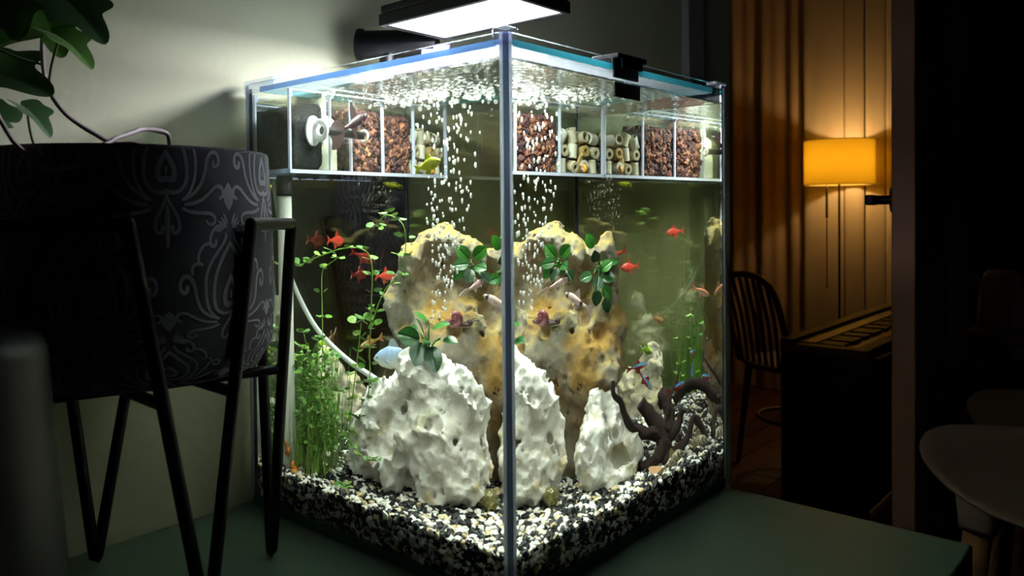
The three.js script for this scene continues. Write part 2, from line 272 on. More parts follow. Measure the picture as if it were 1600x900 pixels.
{
  const W = 512, H = 768, cv = document.createElement('canvas'); cv.width = W; cv.height = H; const c = cv.getContext('2d');
  c.fillStyle = '#3a3a3a'; c.fillRect(0, 0, W, H); c.lineCap = 'round'; c.lineJoin = 'round';
  const both = (cx, cy, f) => { for (const s of [1, -1]) { c.save(); c.translate(cx, cy); c.scale(s, 1); f(); c.restore(); } };
  const stroke = (w, pts) => { c.lineWidth = w; c.beginPath(); c.moveTo(pts[0], pts[1]); for (let i = 2; i < pts.length; i += 6) c.bezierCurveTo(pts[i], pts[i + 1], pts[i + 2], pts[i + 3], pts[i + 4], pts[i + 5]); c.stroke(); };
  const motif = (cx, cy) => both(cx, cy, () => {
    c.strokeStyle = c.fillStyle = '#d8d8d8';
    c.beginPath(); c.moveTo(0, -62); c.bezierCurveTo(30, -25, 46, 0, 40, 28); c.bezierCurveTo(34, 50, 12, 50, 0, 40); c.fill();
    c.fillStyle = '#303030'; c.beginPath(); c.moveTo(0, -34); c.bezierCurveTo(14, -10, 24, 4, 20, 18); c.bezierCurveTo(16, 28, 6, 26, 0, 20); c.fill(); c.fillStyle = '#d8d8d8';
    c.beginPath(); c.ellipse(0, 4, 5, 14, 0, 0, 7); c.fill();
    stroke(15, [0, -150, 60, -90, 84, -40, 78, 20, 72, 70, 30, 84, 4, 70]);
    stroke(12, [18, -176, 20, -140, 96, -120, 112, -50, 120, 10, 104, 70, 60, 96]);
    stroke(14, [60, 96, 120, 80, 150, 30, 158, -20, 168, -70, 220, -70, 214, -24, 208, -4, 184, -8, 188, -26]);
    stroke(13, [70, 112, 130, 110, 160, 80, 186, 60, 230, 36, 244, 84, 214, 92]);
    stroke(12, [60, 126, 110, 150, 160, 130, 184, 150, 200, 176, 160, 186, 152, 166]);
    stroke(13, [20, -200, 60, -210, 90, -190, 92, -160, 92, -136, 64, -138, 66, -158]);
    stroke(12, [100, -150, 130, -150, 150, -120, 140, -92]); stroke(11, [128, -90, 160, -100, 172, -84, 168, -66]);
    stroke(14, [0, 84, 14, 120, 40, 140, 44, 176, 44, 206, 14, 206, 18, 182]);
    stroke(10, [0, 120, 10, 160, 4, 200, 0, 236]);
    for (let i = 0; i < 5; i++) { c.beginPath(); c.ellipse(20 + i * 9, -226 + i * 9, 6, 20, 0.5 + i * 0.25, 0, 7); c.fill(); }
    c.beginPath(); c.moveTo(0, -250); c.bezierCurveTo(30, -280, 40, -310, 0, -345); c.fill();
  });
  for (const [x, y] of [[W / 2, H / 2], [0, 0], [W, 0], [0, H], [W, H]]) motif(x, y);
  const bump = new THREE.CanvasTexture(cv); bump.wrapS = bump.wrapT = THREE.RepeatWrapping; bump.repeat.set(7, 1.9);
  const cv2 = document.createElement('canvas'); cv2.width = W; cv2.height = H; const c2 = cv2.getContext('2d'), im = c.getImageData(0, 0, W, H), d = im.data;
  for (let i = 0; i < d.length; i += 4) { const t = d[i] / 255; d[i] = 52 + 108 * t; d[i + 1] = 50 + 104 * t; d[i + 2] = 60 + 112 * t; }
  c2.putImageData(im, 0, 0);
  const col = new THREE.CanvasTexture(cv2); col.colorSpace = THREE.SRGBColorSpace; col.wrapS = col.wrapT = THREE.RepeatWrapping; col.repeat.set(7, 1.9);
  const pm = phys(0xffffff, 0.85, { map: col, bumpMap: bump, bumpScale: 0.0022, sheen: 0.4, sheenRoughness: 0.6, sheenColor: new THREE.Color(0.3, 0.3, 0.36) });
  const t = thing('plant_pot', 'round grey velvet plant pot with a raised damask pattern', 'pot', POT);
  const prof = [[PR - 0.022, 0], [PR - 0.01, 0.004], [PR - 0.001, 0.02], [PR + 0.0005, 0.05], [PR, 0.10], [PR - 0.0022, 0.146], [PR - 0.003, 0.148]];
  obj('body', lathe(prof, 128), pm, t);
  obj('base_disc', lathe([[0, 0], [PR - 0.022, 0]], 48), M.blackMatte, t);
  obj('inner_wall', lathe([[PR - 0.003, 0.148], [PR - 0.006, 0.147], [PR - 0.007, 0.13]], 96), M.blackMatte, t);
  const soil = new THREE.CircleGeometry(PR - 0.0065, 64).rotateX(-Math.PI / 2).toNonIndexed(); soil.translate(0, 0.145, 0);
  const st = obj('soil', [soil], std(0x0c0907, 1, { bumpMap: rep(grit, 6, 6), bumpScale: 0.004 }), t);
  const crumbs = []; for (let i = 0; i < 90; i++) { const a = rnd() * 6.28, r = Math.sqrt(rnd()) * (PR - 0.012); crumbs.push(new THREE.IcosahedronGeometry(rr(0.0012, 0.0035), 0).scale(1, 0.7, 1).translate(Math.cos(a) * r, 0.1465, Math.sin(a) * r)); }
  tag(obj('soil_crumbs', crumbs, st.material, t), null, null, null, 'stuff');
}
{
  const t = thing('plant_stand', 'black bent-wire stand on hairpin legs holding the damask pot', 'plant stand');
  const R = 0.0041, F = [[-0.283, R, 0.138], [-0.22, R, 0.222], [-0.132, R, 0.132], [-0.195, R, 0.048]];
  // legs in order: rear left, front left, front right, beside the tank; each with the tops of its two rods
  const T = [[[-0.293, 0.25, 0.085], [-0.3065, 0.25, 0.158]], [[-0.275, 0.25, 0.231], [-0.212, 0.25, 0.2525]], [[-0.1266, 0.2495, 0.1776], [-0.1286, 0.2485, 0.1]], [[-0.1528, 0.2475, 0.0549], [-0.235, 0.2485, 0.032]]];
  const leg = (a, f, b) => {
    const mid = (p, q, s) => [lerp(p[0], q[0], s), lerp(p[1], q[1], s), lerp(p[2], q[2], s)];
    const A = mid(f, a, 0.055), B = mid(f, b, 0.055); A[1] = B[1] = 0.012;
    return [rod(a, A, R), rod(b, B, R), taper([A, [lerp(A[0], f[0], 0.6), 0.0055, lerp(A[2], f[2], 0.6)], [f[0], R, f[2]], [lerp(B[0], f[0], 0.6), 0.0055, lerp(B[2], f[2], 0.6)], B], R, 14, 12), new THREE.SphereGeometry(R, 12, 8).translate(...a), new THREE.SphereGeometry(R, 12, 8).translate(...b), new THREE.SphereGeometry(R, 12, 8).translate(...A), new THREE.SphereGeometry(R, 12, 8).translate(...B)];
  };
  for (const k of [0, 1, 2, 3]) obj('leg', leg(T[k][0], F[k], T[k][1]), M.wire, t);
  for (const k of [0, 1, 2, 3]) obj('top_bar', rod(T[k][1], T[(k + 1) % 4][0], R), M.wire, t);
  const at = (k, s) => { const f = F[k], a = T[k][s], u = (0.1435 - f[1]) / (a[1] - f[1]); return [lerp(f[0], a[0], u), 0.1435, lerp(f[2], a[2], u)]; };
  for (const [a, b] of [[at(2, 1), at(0, 0)], [at(2, 0), at(0, 1)], [at(3, 0), at(1, 1)], [at(3, 1), at(1, 0)]]) obj('support_bar', rod(a, b, R * 0.9), M.wire, t);
}
// ---------------------------------------------------------------- ivy in the pot
// a leaf of outline R(angle) built in rings, with two faces and a little thickness; base at the origin, tip along +x, face up +y
function leafGeo(R, rings, n, lift, thick = 0.0004) {
  const pos = [], idx = [], uv = [];
  for (const s of [1, -1]) {
    for (let j = 0; j <= rings; j++) for (let i = 0; i <= n; i++) {
      const a = lerp(-Math.PI, Math.PI, i / n), r = R(a) * (j / rings), x = Math.cos(a) * r, z = Math.sin(a) * r;
      pos.push(x, lift(x, z) + s * thick * (1 - (j / rings) ** 4) * 0.5, z); uv.push(x * 20, z * 20);
    }
  }
  const W = n + 1, S = W * (rings + 1);
  for (let j = 0; j < rings; j++) for (let i = 0; i < n; i++) { const a = j * W + i; idx.push(a, a + W, a + 1, a + 1, a + W, a + W + 1, S + a, S + a + 1, S + a + W, S + a + 1, S + a + W + 1, S + a + W); }
  return geo(pos, idx, uv);
}
function lay(o, p, tip, face) { // leaf at p, tip direction and face normal
  const X = V(...tip).normalize(), Y = V(...face); Y.addScaledVector(X, -Y.dot(X)).normalize(); const Z = X.clone().cross(Y);
  o.position.set(...p); o.quaternion.setFromRotationMatrix(new THREE.Matrix4().makeBasis(X, Y, Z)); return o;
}
{
  const t = thing('potted_ivy', 'trailing ivy with lobed green leaves growing from the damask pot', 'plant');
  const stemM = std(new THREE.Color(0.36, 0.27, 0.27), 0.55), greenStem = std(new THREE.Color(0.10, 0.11, 0.05), 0.6);
  const A = [[-0.2042, 0.293, 0.1245], [-0.212, 0.3022, 0.1336], [-0.2203, 0.3027, 0.1447], [-0.2232, 0.307, 0.1537], [-0.2291, 0.3154, 0.1652], [-0.2316, 0.3241, 0.1737], [-0.2357, 0.3363, 0.1796], [-0.2358, 0.3483, 0.182], [-0.2365, 0.3648, 0.1822], [-0.2364, 0.3815, 0.1805], [-0.2382, 0.3988, 0.1777], [-0.24, 0.43, 0.178]];
  const B = [[-0.1974, 0.293, 0.1186], [-0.1932, 0.3062, 0.1213], [-0.1912, 0.3096, 0.126], [-0.1857, 0.3097, 0.1411], [-0.1766, 0.3058, 0.1532], [-0.1686, 0.3009, 0.1662], [-0.1601, 0.2939, 0.1789], [-0.1533, 0.2841, 0.1904], [-0.1548, 0.2817, 0.1983], [-0.1607, 0.281, 0.2061], [-0.1675, 0.2868, 0.2118], [-0.1751, 0.2962, 0.2182], [-0.1855, 0.3065, 0.2203], [-0.1968, 0.32, 0.2231]];
  obj('stem', taper(A, (s) => 0.0016 - 0.0004 * s, 110, 8, 0.25), stemM, t);
  obj('stem', taper(B, (s) => 0.0016 - 0.0003 * s, 110, 8, 0.25), stemM, t);
  const lobes = (s, sharp) => (a) => { const b = Math.abs(a); const l = (c, w, h) => h * Math.exp(-(((b - c) / w) ** 2)); return s * (0.46 + l(0, 0.42, 0.58) + l(1.05, 0.36, 0.30) * sharp + l(2.05, 0.4, 0.16) - 0.22 * Math.exp(-(((b - Math.PI) / 0.3) ** 2))); };
  const gA = leafGeo(lobes(0.034, 1.05), 6, 80, (x, z) => -0.30 * x * x / 0.034 * 0.6 + 0.22 * Math.abs(z) - 4 * z * z), gB = leafGeo(lobes(0.03, 0.75), 6, 80, (x, z) => -9 * x * x + 0.3 * Math.abs(z));
  const dark = phys(new THREE.Color(0.06, 0.15, 0.045), 0.42, { transmission: 0.35, thickness: 0 }), light = phys(new THREE.Color(0.20, 0.42, 0.09), 0.42, { transmission: 0.5, thickness: 0 });
  const right = [0.757, 0, -0.653], toCam = [0.653, 0.0, 0.757];
  const dir = (r, u, f = 0) => [right[0] * r + toCam[0] * f, u, right[2] * r + toCam[2] * f];
  // [base point, tip direction, face, size, light?, geometry, stem point]
  const leaves = [
    [[-0.213, 0.389, 0.174], dir(0.72, -0.66, 0.1), dir(0.55, 0.45, 0.65), 0.95, 0, gA, [-0.2372, 0.388, 0.179]],
    [[-0.2135, 0.3665, 0.180], dir(0.85, -0.52, 0.1), dir(0.35, 0.85, 0.35), 0.88, 1, gB, [-0.2358, 0.336, 0.1796]],
    [[-0.2445, 0.3605, 0.2065], dir(0.86, 0.40, 0.1), dir(-0.25, 0.6, 0.72), 0.92, 1, gB, [-0.2365, 0.352, 0.1822]],
    [[-0.2475, 0.346, 0.208], dir(0.94, -0.24, 0.2), dir(0.1, 0.72, 0.6), 1.22, 0, gA, [-0.2356, 0.333, 0.179]],
    [[-0.2265, 0.3215, 0.195], dir(0.78, -0.58, 0.1), dir(0.45, 0.82, 0.2), 0.72, 0, gB, [-0.163, 0.2835, 0.2085]],
    [[-0.236, 0.392, 0.196], dir(0.25, -0.72, 0.5), dir(0.1, 0.6, 0.7), 0.95, 1, gA, [-0.238, 0.394, 0.179]],
    [[-0.246, 0.3875, 0.203], dir(-0.2, -0.6, 0.5), dir(0.3, 0.6, 0.7), 1.0, 0, gA, [-0.238, 0.396, 0.179]],
    [[-0.226, 0.383, 0.184], dir(0.3, -0.85, -0.1), dir(0.35, 0.4, 0.8), 0.8, 1, gA, [-0.2366, 0.377, 0.181]],
    [[-0.228, 0.402, 0.182], dir(0.8, 0.05, 0.3), dir(0, 0.75, 0.6), 1.1, 0, gA, [-0.239, 0.41, 0.178]],
    [[-0.2395, 0.3165, 0.206], dir(-0.6, 0.35, 0.3), dir(0.3, 0.8, 0.4), 0.8, 0, gB, [-0.1865, 0.3078, 0.2206]],
    [[-0.2515, 0.404, 0.2], dir(-0.5, -0.3, 0.4), dir(0.3, 0.6, 0.6), 1.1, 0, gA, [-0.2395, 0.42, 0.178]],
  ];
  for (const [p, tip, face, s, li, g, st] of leaves) {
    const l = obj('leaf', g, li ? light : dark, t); lay(l, p, tip, face); l.scale.setScalar(s);
    const m = [(p[0] + st[0]) / 2 + 0.002, (p[1] + st[1]) / 2 - 0.001, (p[2] + st[2]) / 2 + 0.002];
    obj('petiole', taper([st, m, p], 0.0008, 12, 6), greenStem, t);
  }
}
// ---------------------------------------------------------------- aquarium, lid, lamp, water
const TH = 0.3674, SX = 0.30, SZ = 0.302, GT = 0.005, WL = 0.351;   // glass height, sides, thickness, water level
{
  const t = thing('aquarium', 'cube-shaped glass aquarium standing on the green sideboard', 'aquarium');
  const e = 0.00015;
  obj('front_pane', box(-SX, -0.0052, 0.008, TH, -GT, 0), M.paneGlass, t);
  obj('side_pane', box(-GT, 0, 0.008, TH, -SZ + GT + e, -0.0052), M.paneGlass, t);
  obj('back_pane', box(-SX + GT + e, 0, 0.008, TH, -SZ, -SZ + GT), M.paneGlass, t);
  obj('side_pane', box(-SX, -SX + GT, 0.008, TH - 0.004, -SZ, -GT - e), M.paneGlass, t);
  obj('base_pane', box(-SX, 0, 0.0005, 0.0078, -SZ, 0), M.baseGlass, t);
  // polished, silicone-joined edges
  const strip = (x0, z0, x1, z1, yt = TH) => { const d = Math.hypot(x1 - x0, z1 - z0); return new THREE.BoxGeometry(d, yt - 0.0085, 0.0004).rotateY(-Math.atan2(z1 - z0, x1 - x0)).translate((x0 + x1) / 2, (yt + 0.0085) / 2, (z0 + z1) / 2); };
  obj('silicone_seam', [strip(-0.0060, -0.0008, -0.0034, -0.0008), strip(-0.0008, -0.0034, -0.0008, -0.0060)], M.seam, t);
  obj('silicone_seam', strip(-0.0034, -0.0012, -0.0012, -0.0034), phys(new THREE.Color(0.42, 0.46, 0.62), 0.7, { transmission: 0.8, thickness: 0 }), t);
  obj('silicone_seam', [box(-SX + GT + 0.0003, -SX + GT + 0.0022, 0.009, WL, -SZ + GT + 0.0003, -SZ + GT + 0.0022)], std(0x2a2c34, 0.4), t);
  obj('corner_edge', [strip(-0.0052, 0, 0, 0), strip(0, 0, 0, -0.0052)], M.thinPane, t);
  for (const [x, z] of [[-SX + 0.001, 0.0001], [0.0001, -SZ + 0.001]]) obj('corner_edge', box(x - 0.0011, x + 0.0011, 0.008, TH - 0.002, z - 0.0011, z + 0.0011), M.frost, t);
  obj('corner_edge', box(-SX - 0.0006, -SX + 0.0006, 0.008, TH - 0.003, -SZ - 0.0006, -SZ + 0.0006), M.frost, t);
  for (const [x, z, a] of [[-0.004, -0.004, 0], [-SX + 0.012, -0.003, 1], [-0.003, -SZ + 0.012, 2]]) {
    const g = a === 0 ? [rbox(-0.010, 0.0025, TH - 0.008, TH + 0.003, -0.010, 0.0025, 0.002)] : a === 1 ? [rbox(x - 0.014, x + 0.03, TH - 0.001, TH + 0.003, -0.012, 0.0016, 0.0015), rbox(x - 0.014, x + 0.03, TH - 0.009, TH, -0.0005, 0.002, 0.0009)] : [rbox(-0.012, 0.0016, TH - 0.001, TH + 0.0025, z - 0.014, z + 0.006, 0.0012)];
    obj('lid_holder', g, M.clearPlastic, t);
  }
}
{
  const t = thing('cover_glass', 'clear glass cover with turquoise edges lying inside the aquarium rim', 'cover');
  const x0 = -0.286, x1 = -0.0075, z0 = -0.287, z1 = -0.0075, y0 = 0.3600, y1 = 0.3645;
  obj('lid_pane', box(x0, x1, y0, y1, z0, z1), M.lidPane, t);
  // droplets condensed on the underside along the two cooler front edges
  const drops = [[x0, x1, z1 - 0.022, z1], [x1 - 0.022, x1, z0, z1 - 0.022]].map(([a, b, c, d]) => { const g = new THREE.PlaneGeometry(b - a, d - c, Math.round((b - a) * 500), Math.round((d - c) * 500)).rotateX(Math.PI / 2).translate((a + b) / 2, y0 - 0.0004, (c + d) / 2), p = g.attributes.position; for (let i = 0; i < p.count; i++) p.setY(i, p.getY(i) - 0.0008 * Math.max(0, noise(p.getX(i) * 160, p.getZ(i) * 160, 2))); g.computeVertexNormals(); return g; });
  obj('condensation', drops, M.condensation, t);
  obj('lid_edge', box(x1, x1 + 0.0006, y0, y1, z0, z1), M.lidEdge, t);
  obj('lid_edge', box(x0, x1, y0, y1, z1, z1 + 0.0006), phys(new THREE.Color(0.42, 0.62, 0.85), 0.4, { transmission: 0.6, thickness: 0 }), t);
  obj('lid_edge', box(x0 - 0.0006, x0, y0, y1, z0, z1), M.lidEdge, t);
  obj('lid_edge', box(x0, x1, y0, y1, z0 - 0.0006, z0), M.lidEdge, t);
}
{
  const t = thing('lid_clip', 'black plastic clip hooked over the right-hand rim of the aquarium', 'clip');
  obj('clip_top', rbox(-0.024, 0.0032, TH + 0.0004, TH + 0.0042, -0.163, -0.123, 0.001), M.black, t);
  obj('clip_lip', rbox(0.0005, 0.0032, TH - 0.006, TH + 0.003, -0.157, -0.129, 0.0008), M.black, t);
  obj('clip_jaw', rbox(-0.0078, -0.0054, TH - 0.013, TH + 0.001, -0.16, -0.126, 0.0008), M.black, t);
  obj('clip_pad', rbox(-0.0092, -0.0058, 0.3400, 0.3515, -0.1625, -0.1265, 0.001), M.black, t);
  obj('clip_bridge', rbox(-0.0078, -0.0058, 0.3510, TH - 0.012, -0.147, -0.142, 0.0008), M.clearPlastic, t);
}
{
  const L = TANK_LAMP, t = thing('aquarium_lamp', 'flat black-framed white light panel mounted above the aquarium', 'lamp', [L.x, L.y, L.z]);
  const w = L.w / 2 + 0.004, h = L.h / 2 + 0.004;
  const s = new THREE.Shape(); s.moveTo(-w, -h); s.lineTo(w, -h); s.lineTo(w, h); s.lineTo(-w, h); s.closePath();
  const hole = new THREE.Path(); hole.moveTo(-w + 0.003, -h + 0.003); hole.lineTo(w - 0.003, -h + 0.003); hole.lineTo(w - 0.003, h - 0.003); hole.lineTo(-w + 0.003, h - 0.003); hole.closePath(); s.holes.push(hole);
  obj('bezel', new THREE.ExtrudeGeometry(s, { depth: 0.009, bevelEnabled: true, bevelSize: 0.0007, bevelThickness: 0.0007, bevelSegments: 2 }).rotateX(-Math.PI / 2).translate(0, 0.0008, 0), M.black, t);
  obj('housing', rbox(-w, w, 0.0105, 0.018, -h, h, 0.002), M.black, t);
  obj('light_diffuser', rbox(-w + 0.0032, w - 0.0032, 0.0012, 0.006, -h + 0.0032, h - 0.0032, 0.002), std(0xffffff, 0.5, { emissive: new THREE.Color(0.95, 0.96, 1), emissiveIntensity: 5 }), t);
  const c = (x, y, z) => [x - L.x, y - L.y, z - L.z];
  obj('arm', rod(c(-0.286, 0.4175, -0.115), c(-0.225, 0.4165, -0.158), 0.0135, 32), M.black, t);
  obj('arm_cap', rod(c(-0.2885, 0.4178, -0.1132), c(-0.285, 0.4174, -0.1157), 0.0155, 32), M.black, t);
  obj('hinge', rod(c(-0.234, 0.405, -0.152), c(-0.212, 0.4035, -0.166), 0.012, 32), std(0x6a6675, 0.5), t);
  obj('rim_bracket', [rbox(-0.292, -0.262, TH + 0.006, 0.392, -0.137, -0.105, 0.004).translate(-L.x, -L.y, -L.z), rbox(-0.302, -0.262, TH + 0.0, TH + 0.006, -0.135, -0.107, 0.001).translate(-L.x, -L.y, -L.z)], M.whitePlastic, t);
  obj('rear_stem', [rod(c(-0.262, 0.385, -0.13), c(-0.262, 0.4175, -0.13), 0.008), rod(c(-0.25, 0.425, -0.143), c(-0.20, 0.437, -0.135), 0.006)], M.black, t);
}
{
  const t = thing('water', 'clear water filling the aquarium to just below the rim', 'water', [0, 0, 0]);
  tag(t, null, null, null, 'stuff');
  const g = 0.0002, x0 = -SX + GT + g, x1 = -GT - g, z0 = -SZ + GT + g, z1 = -GT - g, y0 = 0.0082;
  const q = (a, b, c, d) => geo([...a, ...b, ...c, ...d], [0, 1, 2, 0, 2, 3]);
  obj('water_body', [q([x0, y0, z1], [-0.0052, y0, z1], [-0.0052, WL, z1], [x0, WL, z1]), q([x1, y0, -0.0052], [x1, y0, z0], [x1, WL, z0], [x1, WL, -0.0052]), q([x1, y0, z0], [x0, y0, z0], [x0, WL, z0], [x1, WL, z0]), q([x0, y0, z0], [x0, y0, z1], [x0, WL, z1], [x0, WL, z0])], M.water, t);
  const N = 120, pos = [], idx = [];
  for (let j = 0; j <= N; j++) for (let i = 0; i <= N; i++) {
    const x = lerp(x0, x1, i / N), z = lerp(z0, z1, j / N), r = Math.hypot(x + 0.128, z + 0.112), ed = Math.min(x - x0, x1 - x, z - z0, z1 - z);
    const amp = 0.0009 * Math.exp(-r / 0.09) + 0.00018;
    pos.push(x, WL + amp * Math.sin(r * 520 + 2 * noise(x * 60, z * 60, 1)) + amp * 1.4 * noise(x * 210, z * 210, 4) + 0.0014 * Math.exp(-ed / 0.0022), z);
  }
  for (let j = 0; j < N; j++) for (let i = 0; i < N; i++) { const a = j * (N + 1) + i; idx.push(a, a + N + 1, a + 1, a + 1, a + N + 1, a + N + 2); }
  obj('water_surface', geo(pos, idx), M.surface, t);
}
// ---------------------------------------------------------------- acrylic filter box along the wall side, with its media
const FB = { x0: -0.2945, x1: -0.240, y0: 0.289, y1: 0.358, z0: -0.2965, z1: -0.0055 };
{
  const t = thing('filter_box', 'clear acrylic filter box with compartments hanging inside the top of the aquarium', 'filter box');
  const a = 0.0022, edge = (g) => obj('panel_edge', g, M.frost, t);
  obj('front_panel', box(FB.x1 - a, FB.x1, FB.y0, FB.y1, FB.z0, FB.z1), M.thinPane, t);
  obj('bottom_panel', box(FB.x0, FB.x1 - a, FB.y0, FB.y0 + a, FB.z0, FB.z1), M.thinPane, t);
  obj('end_panel', box(FB.x0, FB.x1 - a, FB.y0 + a, FB.y1, FB.z1 - a, FB.z1), M.thinPane, t);
  for (const z of [-0.079, -0.1165, -0.1745, -0.2325]) { obj('divider', box(FB.x0, FB.x1 - a, FB.y0 + a, FB.y1 - 0.004, z - a / 2, z + a / 2), M.thinPane, t); edge(box(FB.x1 - a - 0.0002, FB.x1 + 0.0003, FB.y0 + a, FB.y1 - 0.006, z - a / 2, z + a / 2)); }
  edge(box(FB.x1 - 0.0022, FB.x1 + 0.0005, FB.y0, FB.y1, FB.z1 - 0.003, FB.z1 + 0.0002));
  edge(box(FB.x0, FB.x0 + 0.003, FB.y0, FB.y1, FB.z1 - 0.003, FB.z1 + 0.0002));
  edge(box(FB.x1 - 0.0024, FB.x1 + 0.0005, FB.y0 - 0.0005, FB.y0 + 0.0026, FB.z0, FB.z1));
  edge(box(FB.x0, FB.x1, FB.y0 - 0.0005, FB.y0 + 0.0032, FB.z1 - 0.0012, FB.z1 + 0.0002));
  edge(box(FB.x1 - 0.0024, FB.x1 + 0.0005, FB.y0, FB.y1, FB.z0, FB.z0 + 0.0026));
  edge(box(FB.x1 - 0.0016, FB.x1, FB.y1 - 0.0008, FB.y1 + 0.0006, FB.z0, FB.z1));
}
{
  const t = thing('filter_sponge', 'coarse black filter sponge filling the end compartment of the filter box', 'sponge');
  const g = new RoundedBoxGeometry(0.0485, 0.058, 0.060, 10, 0.009), p = g.attributes.position;
  for (let i = 0; i < p.count; i++) { const x = p.getX(i), y = p.getY(i), z = p.getZ(i), k = 1 + 0.03 * noise(x * 220, y * 220, z * 220); p.setXYZ(i, x * k, y * k - (y > 0.02 ? 0.006 * smooth(z, 0.0, 0.03) : 0), z * k); }
  g.computeVertexNormals(); g.translate(-0.2675, 0.3208, -0.043);
  obj('foam_block', g, std(0x08080b, 0.95, { bumpMap: rep(grit, 4, 4), bumpScale: 0.004 }), t);
  const cell = new THREE.TorusGeometry(0.0011, 0.0003, 4, 7), pits = new THREE.InstancedMesh(cell, std(0x2a2a30, 0.8), 420), m = new THREE.Matrix4(), q = new THREE.Quaternion();
  pits.name = 'foam_pores'; pits.userData.kind = 'stuff';
  for (let i = 0; i < 420; i++) { const f = i % 2; q.setFromEuler(new THREE.Euler(rr(-0.5, 0.5), f ? rr(-0.5, 0.5) : Math.PI / 2 + rr(-0.5, 0.5), 0)); m.compose(f ? V(rr(-0.288, -0.247), rr(0.297, 0.336), -0.0126) : V(-0.2428, rr(0.297, 0.345), rr(-0.068, -0.018)), q, V(1, 1, 1)); pits.setMatrixAt(i, m); }
  t.add(pits);
}
{
  const t = thing('filter_pump', 'cream cylindrical filter pump standing between sponge and brown lava', 'pump', [-0.2665, FB.y0 + 0.0023, -0.097]);
  obj('body', lathe([[0, 0], [0.0155, 0], [0.017, 0.002], [0.0165, 0.03], [0.014, 0.046], [0.008, 0.05], [0, 0.05]], 40), std(new THREE.Color(0.70, 0.64, 0.47), 0.45), t);
  obj('outlet', rod([0, 0.05, 0], [0, 0.06, 0], 0.006), std(new THREE.Color(0.72, 0.68, 0.55), 0.45), t);
}
{
  const t = thing('outlet_tube', 'clear horizontal outlet tube with a white collar on the filter box front', 'tube', [-0.2385, 0.3245, -0.046]);
  const glassy = phys(0xffffff, 0.02, { transmission: 1, thickness: 0, ior: 1.5 });
  obj('wall_flange', new THREE.CylinderGeometry(0.0128, 0.0128, 0.0018, 40).scale(1, 1, 1).rotateZ(Math.PI / 2), phys(0xe9eaf0, 0.3, { transmission: 0.25, thickness: 0 }), t);
  obj('collar', new THREE.TorusGeometry(0.0072, 0.0026, 12, 36).rotateY(0.35).translate(0.0065, 0.0002, -0.004), phys(0xf2f2f6, 0.3, { transmission: 0.2, thickness: 0 }), t);
  const d = [0.0, -0.0012, -0.082], s = [0.008, 0.0, -0.003], e = [0.0095, -0.0022, -0.078];
  obj('tube', [lathe([[0.0052, 0], [0.0052, 1], [0.0042, 1], [0.0042, 0], [0.0052, 0]], 28).scale(1, V(...e).distanceTo(V(...s)), 1).applyQuaternion(new THREE.Quaternion().setFromUnitVectors(V(0, 1, 0), V(...e).sub(V(...s)).normalize())).translate(...s)], glassy, t);
  obj('elbow', new THREE.SphereGeometry(0.0072, 24, 16).translate(0.004, 0, 0.001), glassy, t);
  obj('end_ring', new THREE.TorusGeometry(0.0048, 0.0013, 10, 28).translate(e[0], e[1], e[2]), phys(0xe6e2d8, 0.35), t);
  obj('core', rod([0.008, 0, -0.005], [e[0], e[1], e[2] + 0.004], 0.0034), std(0x0a0a0c, 0.3), t);
}
// lava granules: nobody could count them
{

  const base = mergeVertices((() => { const q = new THREE.IcosahedronGeometry(1, 2); q.deleteAttribute('uv'); q.deleteAttribute('normal'); return q; })()), bp = base.attributes.position;
  for (let i = 0; i < bp.count; i++) { const v = V().fromBufferAttribute(bp, i), k = 1 + 1.1 * noise(v.x * 2.3, v.y * 2.1, v.z * 2.1 + 5) ; v.multiplyScalar(k); bp.setXYZ(i, v.x, v.y, v.z); }
  base.computeVertexNormals();
  const heap = (z0, z1, top, n, label) => {
    const im = new THREE.InstancedMesh(base, std(0xffffff, 0.85), n), m = new THREE.Matrix4(), q = new THREE.Quaternion(), c = new THREE.Color();
    im.name = numbered('lava_granules'); tag(im, label, 'filter media', null, 'stuff');
    for (let i = 0; i < n; i++) {
      const r = rr(0.0026, 0.0052), edge = rnd();
      let x = rr(FB.x0 + 0.003, FB.x1 - 0.006), y = rr(FB.y0 + 0.005, top), z = rr(z0 + 0.004, z1 - 0.004);
      if (edge < 0.55) x = FB.x1 - 0.0058 - rnd() * 0.004; else if (edge < 0.8) y = top - rnd() * 0.003 + 0.002 * noise(x * 90, z * 90, 3);
      q.setFromEuler(new THREE.Euler(rnd() * 6, rnd() * 6, rnd() * 6)); m.compose(V(x, y, z), q, V(r, r * rr(0.75, 1), r)); im.setMatrixAt(i, m);
      const k = rnd(); c.setRGB(...(k < 0.5 ? [0.085, 0.03, 0.026] : k < 0.75 ? [0.21, 0.075, 0.045] : k < 0.85 ? [0.36, 0.15, 0.07] : [0.045, 0.02, 0.026])); im.setColorAt(i, c);
    }
    im.castShadow = im.receiveShadow = true; scene.add(im);
  };
  heap(-0.1735, -0.1175, 0.3435, 620, 'brown lava granules in the filter compartment next to the pump');
  heap(-0.2315, -0.1755, 0.342, 620, 'brown lava granules in the filter compartment next to the ceramic rings');
}
